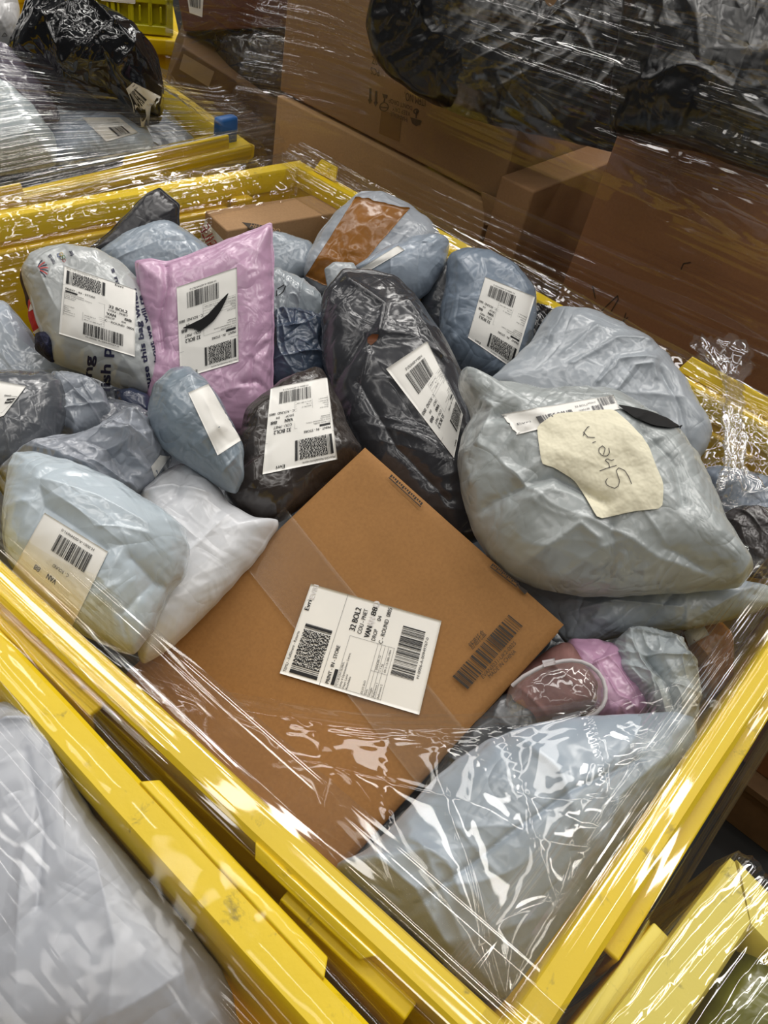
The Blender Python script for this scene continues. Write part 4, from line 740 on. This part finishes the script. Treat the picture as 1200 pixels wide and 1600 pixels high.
lb = ub.patch([(128, 184), (186, 184), (216, 208), (166, 222)], PAPER, 'shipping_label', .0016, 16, 16); kk = Ink(); kk.stacked(30, 55, 42, 40, 19, 12, 26); kk.text('32 BOL2', 50, 22, 10, 26); kk.text('VAN 88', 54, 36, 10, 22); lay(ub, kk, [(128, 184), (186, 184), (216, 208), (166, 222)], (100, 100), INK, 'printing', lb, .0026); ub.done()
Bag('mailer_bag', 'dark grey mailer squeezed under the wrap along the front of the upper container', [(30, 270), (90, 255), (180, 240), (240, 225), (260, 240), (180, 275), (60, 305)], -.035, 30, .03, poly((92, 98, 104), .3, .6), seed=124, n=120, ns=36).done()
bc_ = tag(empty('corner_piece'), 'small blue plastic corner piece by the upper left container rim', 'plastic piece'); p = at(356, 224, .0)
box('corner_tab', p + np.array([-.02, 0, -.03]), (.045, 0, 0), (0, .02, 0), (0, 0, .075), plain('blue_plastic', (36, 84, 140), .4, .1, 30, .1), bc_, .006); settle(bc_)
# black wrapped goods on the stack
KBLK = poly((24, 24, 26), .42, .6, 40)
for nm, P, z, T_b, sd_, Xp in (('long black plastic-wrapped bundle lying across the top of the wrapped cartons', [(576, 30), (600, -60), (800, -90), (1010, -40), (1080, 60), (1060, 160), (1000, 215), (960, 235), (860, 212), (780, 195), (720, 178), (660, 150), (612, 118), (588, 85)], .3, .07, 130, 1.13),
        ('second black plastic-wrapped bundle at the top right corner above the tall carton', [(985, -40), (1100, -80), (1320, -60), (1330, 290), (1240, 290), (1180, 268), (1090, 232), (1010, 222), (955, 205), (960, 120)], .3, .07, 133, 1.12)):
    Bag('wrapped_bundle', nm, P, z, 62, T_b, KBLK, wr=.013, ws=.09, seed=sd_, X=Xp, n=240, ns=80, Tb=.08, a=2.6, b=.5, aniso=.55, puck=.01, cat='bundle').done()
Bag('wrapped_bundle', 'dark plastic-wrapped bundle in the far stack, left of the tall wrapped cartons', [(330, 58), (380, 46), (440, 44), (480, 60), (470, 130), (440, 152), (410, 158), (378, 140), (350, 112)], -.02, 50, .06, poly((46, 44, 44), .25, .7), seed=136, n=140, ns=40, cat='bundle').done()
og = Bag('bulk_sack', 'olive green sack inside the lower right container, under streaky wrap', [(1165, 1440), (1260, 1420), (1300, 1700), (1000, 1700), (1080, 1580)], -.06, 15, .035, poly((112, 112, 40), .35, .4), seed=140, n=140, ns=44); og.done()

# ------------------------------------------------------------------ clear stretch wrap
def ridges(c, s, wd=.10, seed=0): return np.exp(-np.abs(pn(c, s, seed)) / wd)
def gridge(c, s, wd=.12, seed=0): return np.exp(-(pn(c, s, seed) / wd) ** 2)
def crumple(x, y, seed=0):
    return 2.2 * facet(x * .7, y * .7, seed) + 1.1 * facet(x * 1.5 + .5 * y, y * 1.5 - .5 * x, seed + 1) + .5 * facet(x * 3.4, y * 3.4, seed + 2) + .5 * ridges(x * 1.1 + y * .8, y * .5 - x * .3, .05, seed + 3) + .4 * ridges(y * 1.2 - x * .6, x * .45, .05, seed + 4)
def film(parent, P, disp, mat, name='film_sheet'):
    gu = np.gradient(P, axis=0); gv = np.gradient(P, axis=1); N = np.cross(gu, gv); N /= np.linalg.norm(N, axis=2)[..., None] + 1e-12
    P = P + N * disp[..., None]; nu, nv = P.shape[:2]
    return mesh_obj(name, P.reshape(-1, 3), grid_faces(nu, nv), mat, parent, True)
def profile(pts, m):
    P = np.asarray(pts, float); d = np.r_[0, np.cumsum(np.hypot(*np.diff(P, axis=0).T))]; t = np.linspace(0, d[-1], m)
    Q = np.stack([np.interp(t, d, P[:, 0]), np.interp(t, d, P[:, 1])], 1)
    for _ in range(3): Q[1:-1] = .25 * Q[:-2] + .5 * Q[1:-1] + .25 * Q[2:]
    return Q, d[-1]
def rim_film(parent, a, b, pts, amp, dens, mat, seed, cr=0, crs=18, ns=130, nt=420, s0=-.03, s1=None, inner=None, fade=(1, 1)):
    """film stretched along a rim from a to b; pts: outward offset and height of its cross-section"""
    a = np.array([*a, Z0]); b = np.array([*b, Z0]); d = b - a; L = np.linalg.norm(d); d /= L; n = np.array([d[1], -d[0], 0])
    Q, W = profile(pts, nt); s = np.linspace(s0, L + .03 if s1 is None else s1, ns); t = np.linspace(0, W, nt)
    off = Q[:, 0][None, :] + np.zeros((ns, 1)); z = Q[:, 1][None, :] + np.zeros((ns, 1))
    if inner is not None:                                                       # ragged inner edge
        m = np.clip(-Q[:, 0] / max(1e-6, -Q[:, 0].min()), 0, 1)[None, :]; off = off - m * (inner + .02 * pn(s * 5, s * 0 + seed, seed))[:, None]
    P = a + s[:, None, None] * d + off[..., None] * n + z[..., None] * UP
    S_, Tt = np.meshgrid(s, t, indexing='ij')
    clu = np.clip(pn(S_ * 2.2, Tt * 14, seed + 30) * 2.5 + .55, .08, 1)
    D = clu * (amp * 1.3 * gridge(Tt * dens + .35 * pn(S_ * 1.5, Tt * 6, seed), S_ * .45, .17, seed + 1) + amp * .7 * gridge(Tt * dens * 2.1 + .3 * pn(S_ * 2, Tt * 9, seed + 8), S_ * .7, .17, seed + 2)) + .002
    D = D * np.interp(S_, [L * .35, L * .75], fade)
    if cr: D = D + cr * crumple(S_ * crs, Tt * crs, seed + 3)
    return film(parent, P, D, mat)
W1 = tag(empty('stretch_film'), 'clear stretch film over the rims and front corner of the large middle container', 'film')
rim_film(W1, C4, C1, [(.060, -.20), (.056, -.06), (.038, .006), (.014, .012), (-.002, .010), (-.030, .000), (-.050, -.006)], .0045, 44, FILM_P, 3, fade=(1.1, .35))
rim_film(W1, C1, C3, [(.075, -.24), (.062, -.08), (.040, .006), (.014, .012), (-.004, .008), (-.036, -.02), (-.052, -.05)], .0045, 44, FILM_P, 13, fade=(.45, 1))
rim_film(W1, C3, C2, [(.060, -.20), (.052, -.03), (.036, .022), (.012, .024), (-.010, .010), (-.03, -.015), (-.040, -.04)], .0042, 46, FILM_P, 23, cr=.0016, crs=26, s0=.10)
rim_film(W1, C2, C4, [(.060, -.10), (.046, -.01), (.032, .012), (.010, .014), (-.010, .006), (-.05, -.05), (-.085, -.10)], .0042, 46, FILM_C, 33, cr=.0030, crs=24)
# film across the nearest corner
cv, _ = profile([(0, .44), (.05, .335), (.13, .245), (.26, .135), (.40, .055), (.60, 0)], 150); e13 = np.array([*(C3 - C1), 0]); e13 = nrm(e13); e14 = nrm(np.array([*(C4 - C1), 0])); c1 = np.array([*C1, Z0])
s = np.linspace(0, .985, 150); t = np.linspace(0, 1, 150); S_, Tt = np.meshgrid(s, t, indexing='ij')
XX = cv[None, :, 0] * (1 - S_) ; YY = cv[None, :, 1] * (1 - S_); zz = .008 - .040 * np.sin(np.pi * Tt) ** 1.2 * (1 - S_) ** .5 - .012 * np.clip(1 - S_ * 12, 0, 1) * np.sin(np.pi * Tt)
D = .0017 * crumple(XX * 7 + 3, YY * 8, 61) + .0012 * ridges(XX * 12 - YY * 9, XX * 3 + YY * 4, .05, 64) + .0008 * ridges(S_ * 22, Tt * 2, .12, 65) * np.clip(1 - S_ * 5, 0, 1)
D = D + .0011 * crumple(XX * 22, YY * 22, 68) * np.clip((Tt - .55) * 4, 0, 1) * np.clip((.75 - S_) * 4, 0, 1)
film(W1, c1 + XX[..., None] * e13 + YY[..., None] * e14 + zz[..., None] * UP, D, FILM)
# loose film by the right-hand rim, and the twisted tail hanging there
a = np.array([*C3, Z0]); dd = nrm(np.array([*(C2 - C3), 0])); nn = np.array([-dd[1], dd[0], 0]) * 1.0; nn = nn if nn @ (c1 - a) > 0 else -nn
s = np.linspace(-.02, .26, 90); t = np.linspace(0, .26, 80); S_, Tt = np.meshgrid(s, t, indexing='ij')
P = a + S_[..., None] * dd + Tt[..., None] * nn + (.012 - .05 * np.clip(Tt / .1, 0, 1) + .02 * np.sin(S_ * 20) * Tt)[..., None] * UP
film(W1, P, .007 * crumple(S_ * 20, Tt * 20, 71), FILM_C)
pa = atx(1138, 545, .98); pb = at(1150, 690, .03); pc = at(1152, 770, -.02); path, _ = None, None
tt = np.linspace(0, 1, 60)[:, None]; path = (1 - tt) ** 2 * pa + 2 * tt * (1 - tt) * (pb + (pa - pb) * .2) + tt ** 2 * pc
th = np.linspace(0, 2 * np.pi, 40); A = nrm(np.cross(pc - pa, UP)); Bv = nrm(np.cross(A, pc - pa)); wv = (.016 + .034 * np.exp(-((tt[:, 0] - .05) / .10) ** 2) + .03 * np.clip((tt[:, 0] - .8) * 4, 0, 1))
P = path[:, None, :] + wv[:, None, None] * (np.cos(th)[None, :, None] * A + .55 * np.sin(th)[None, :, None] * Bv)
TT, HH = np.meshgrid(tt[:, 0], th, indexing='ij'); film(W1, P, .012 * (crumple(TT * 9, HH * 1.6, 81) - .6) * (wv / .03)[:, None], FILM_T, 'twisted_tail')
settle(W1)

# upper left container
W2 = tag(empty('stretch_film'), 'clear pleated film stretched over the upper left container and its black sack', 'film')
x = np.linspace(-.45, .93, 140); Q, Wd = profile([(1.165, -.12), (1.172, -.004), (1.20, .034), (1.24, .07), (1.30, .125), (1.36, .155)], 330); t = np.linspace(0, Wd, 330); S_, Tt = np.meshgrid(x, t, indexing='ij')
fall = np.clip((x - .45) / .45, 0, 1)[:, None]
P = np.stack([S_, Q[None, :, 0] + 0 * S_, Z0 + Q[None, :, 1] * (1 - fall * (Q[None, :, 1] > .03) * .75)], -1)
film(W2, P, .0062 * gridge(Tt * 52 + .3 * pn(S_ * 1.2, Tt * 6, 5), S_ * .35, .20, 91) + .003 * gridge(Tt * 110, S_ * .5, .20, 92) + .0003 * crumple(S_ * 18, Tt * 18, 93), FILM_B)
y = np.linspace(1.19, 2.15, 120); Q, Wd = profile([(.055, -.30), (.05, -.03), (.03, .008), (0, .016), (-.10, .06), (-.20, .13)], 80); t = np.linspace(0, Wd, 80); S_, Tt = np.meshgrid(y, t, indexing='ij')
P = np.stack([.86 + (S_ - 1.2) * .16 + Q[None, :, 0], S_, Z0 + Q[None, :, 1] + 0 * S_], -1)
film(W2, P, .004 * crumple(S_ * 20, Tt * 20, 95) + .002 * ridges(Tt * 60, S_, .15, 96), FILM_C); settle(W2)

# tall stack of cartons
W3 = tag(empty('stretch_film'), 'clear film wound round the tall brown cartons and black bundles, glinting in long streaks', 'film')
ys = np.linspace(1.325, -.40, 200); zs = np.linspace(-.38, .70, 520); Yg, Zg = np.meshgrid(ys, zs, indexing='ij')
Xg = 1.052 - .050 * np.clip((Zg - .05) / .16, 0, 1) * np.clip((1.22 - Yg) / .25, 0, 1) + .004 * np.sin(Yg * 5) - .16 * np.clip((Yg - 1.08) / .24, 0, 1) ** 1.5 * np.clip((.42 - Zg) / .5, 0, 1)
clu = np.clip(pn(Yg * 1.6, Zg * 7, 33) * 2.4 + .15 + .4 * np.clip((Zg - .05) * 8, 0, 1), .03, 1)
D = clu * (.0090 * gridge(Zg * 24 + .5 * pn(Yg * 1.5, Zg * 4, 3) + Yg * 1.6, Yg * .8, .13, 101) + .0042 * gridge(Zg * 55 + Yg * 3, Yg * 1.2, .14, 102)) + .0040 * crumple(Yg * 9, Zg * 14, 103) * np.clip((Zg - .14) / .12, .05, 1) + .006 * ridges(Yg * 34 + Zg * 4, Zg * 1.5, .14, 104) * np.clip((Yg - 1.18) / .08, 0, 1)
film(W3, np.stack([Xg, Yg, Zg + Z0], -1), -D, FILM_S)
xs = np.linspace(1.0, 1.75, 60); Xs, Zs = np.meshgrid(xs, zs, indexing='ij')
film(W3, np.stack([Xs, 1.322 + .05 * np.clip((Xs - 1.05) * 8, 0, 1) + .05 * np.clip((.1 - Zs) * 2, 0, 1) * np.clip((Xs - 1.05) * 8, 0, 1), Zs + Z0], -1), .004 * ridges(Zs * 30, Xs, .12, 107), FILM_S, 'film_sheet'); settle(W3)

# far stack
W4 = tag(empty('stretch_film'), 'clear film with fine glinting lines round the far stack of dark cartons', 'film')
p0 = at(400, 120, -.03); n = facing(p0); u = np.linspace(262, 500, 90); v = np.linspace(-60, 235, 300); U_, V_ = np.meshgrid(u, v, indexing='ij')
P = hit(np.stack([U_.ravel(), V_.ravel()], 1), p0, n).reshape(90, 300, 3); gx = P @ np.cross(UP, n); gz = P[..., 2]
P = P + n * .05; film(W4, P, .009 * ridges(gz * 40 + gx * 4, gx * 2.4, .10, 111) * np.clip(pn(gx * 5, gz * 6, 9) * 3 + .3, 0, 1) + .003 * crumple(gx * 10, gz * 14, 112), FILM_S); settle(W4)

# lower left container
W5 = tag(empty('stretch_film'), 'clear film across the pale sack and rim of the lower left container', 'film')
rim_film(W5, (-.088, -.14), (-.088, .98), [(.052, -.30), (.050, -.03), (.036, .007), (.012, .010), (-.01, .006), (-.05, .000), (-.13, .004), (-.30, .010), (-.45, .01)], .0020, 24, FILM_L, 121, cr=.0007, crs=16, ns=200, nt=300); settle(W5)
# lower right container
W6 = tag(empty('stretch_film'), 'clear streaky film over the scuffed corner of the lower right container', 'film')
u = np.linspace(-.052, .60, 220); v = np.linspace(-.052, .60, 220); U_, V_ = np.meshgrid(u, v, indexing='ij'); cc3 = np.array([.198, -.106, Z0]); D1 = np.array([-.99, .12, 0]); D2 = np.array([-.19, -.98, 0])
drop = -.25 * (np.clip(-U_ - .042, 0, 1) / .008) ** 1 - .25 * (np.clip(-V_ - .042, 0, 1) / .008)
P = cc3 + U_[..., None] * D1 + V_[..., None] * D2 + (.007 + drop - .008 * np.clip(U_ * 8, 0, 1) * np.clip(V_ * 8, 0, 1))[..., None] * UP
film(W6, P, .0045 * gridge((V_ + .08 * U_) * 46, U_ * 1.2, .16, 131) + .0022 * gridge(V_ * 95 + U_ * 12, U_ * 2, .16, 133) + .0006 * crumple(U_ * 14, V_ * 14, 132), FILM_P); settle(W6)
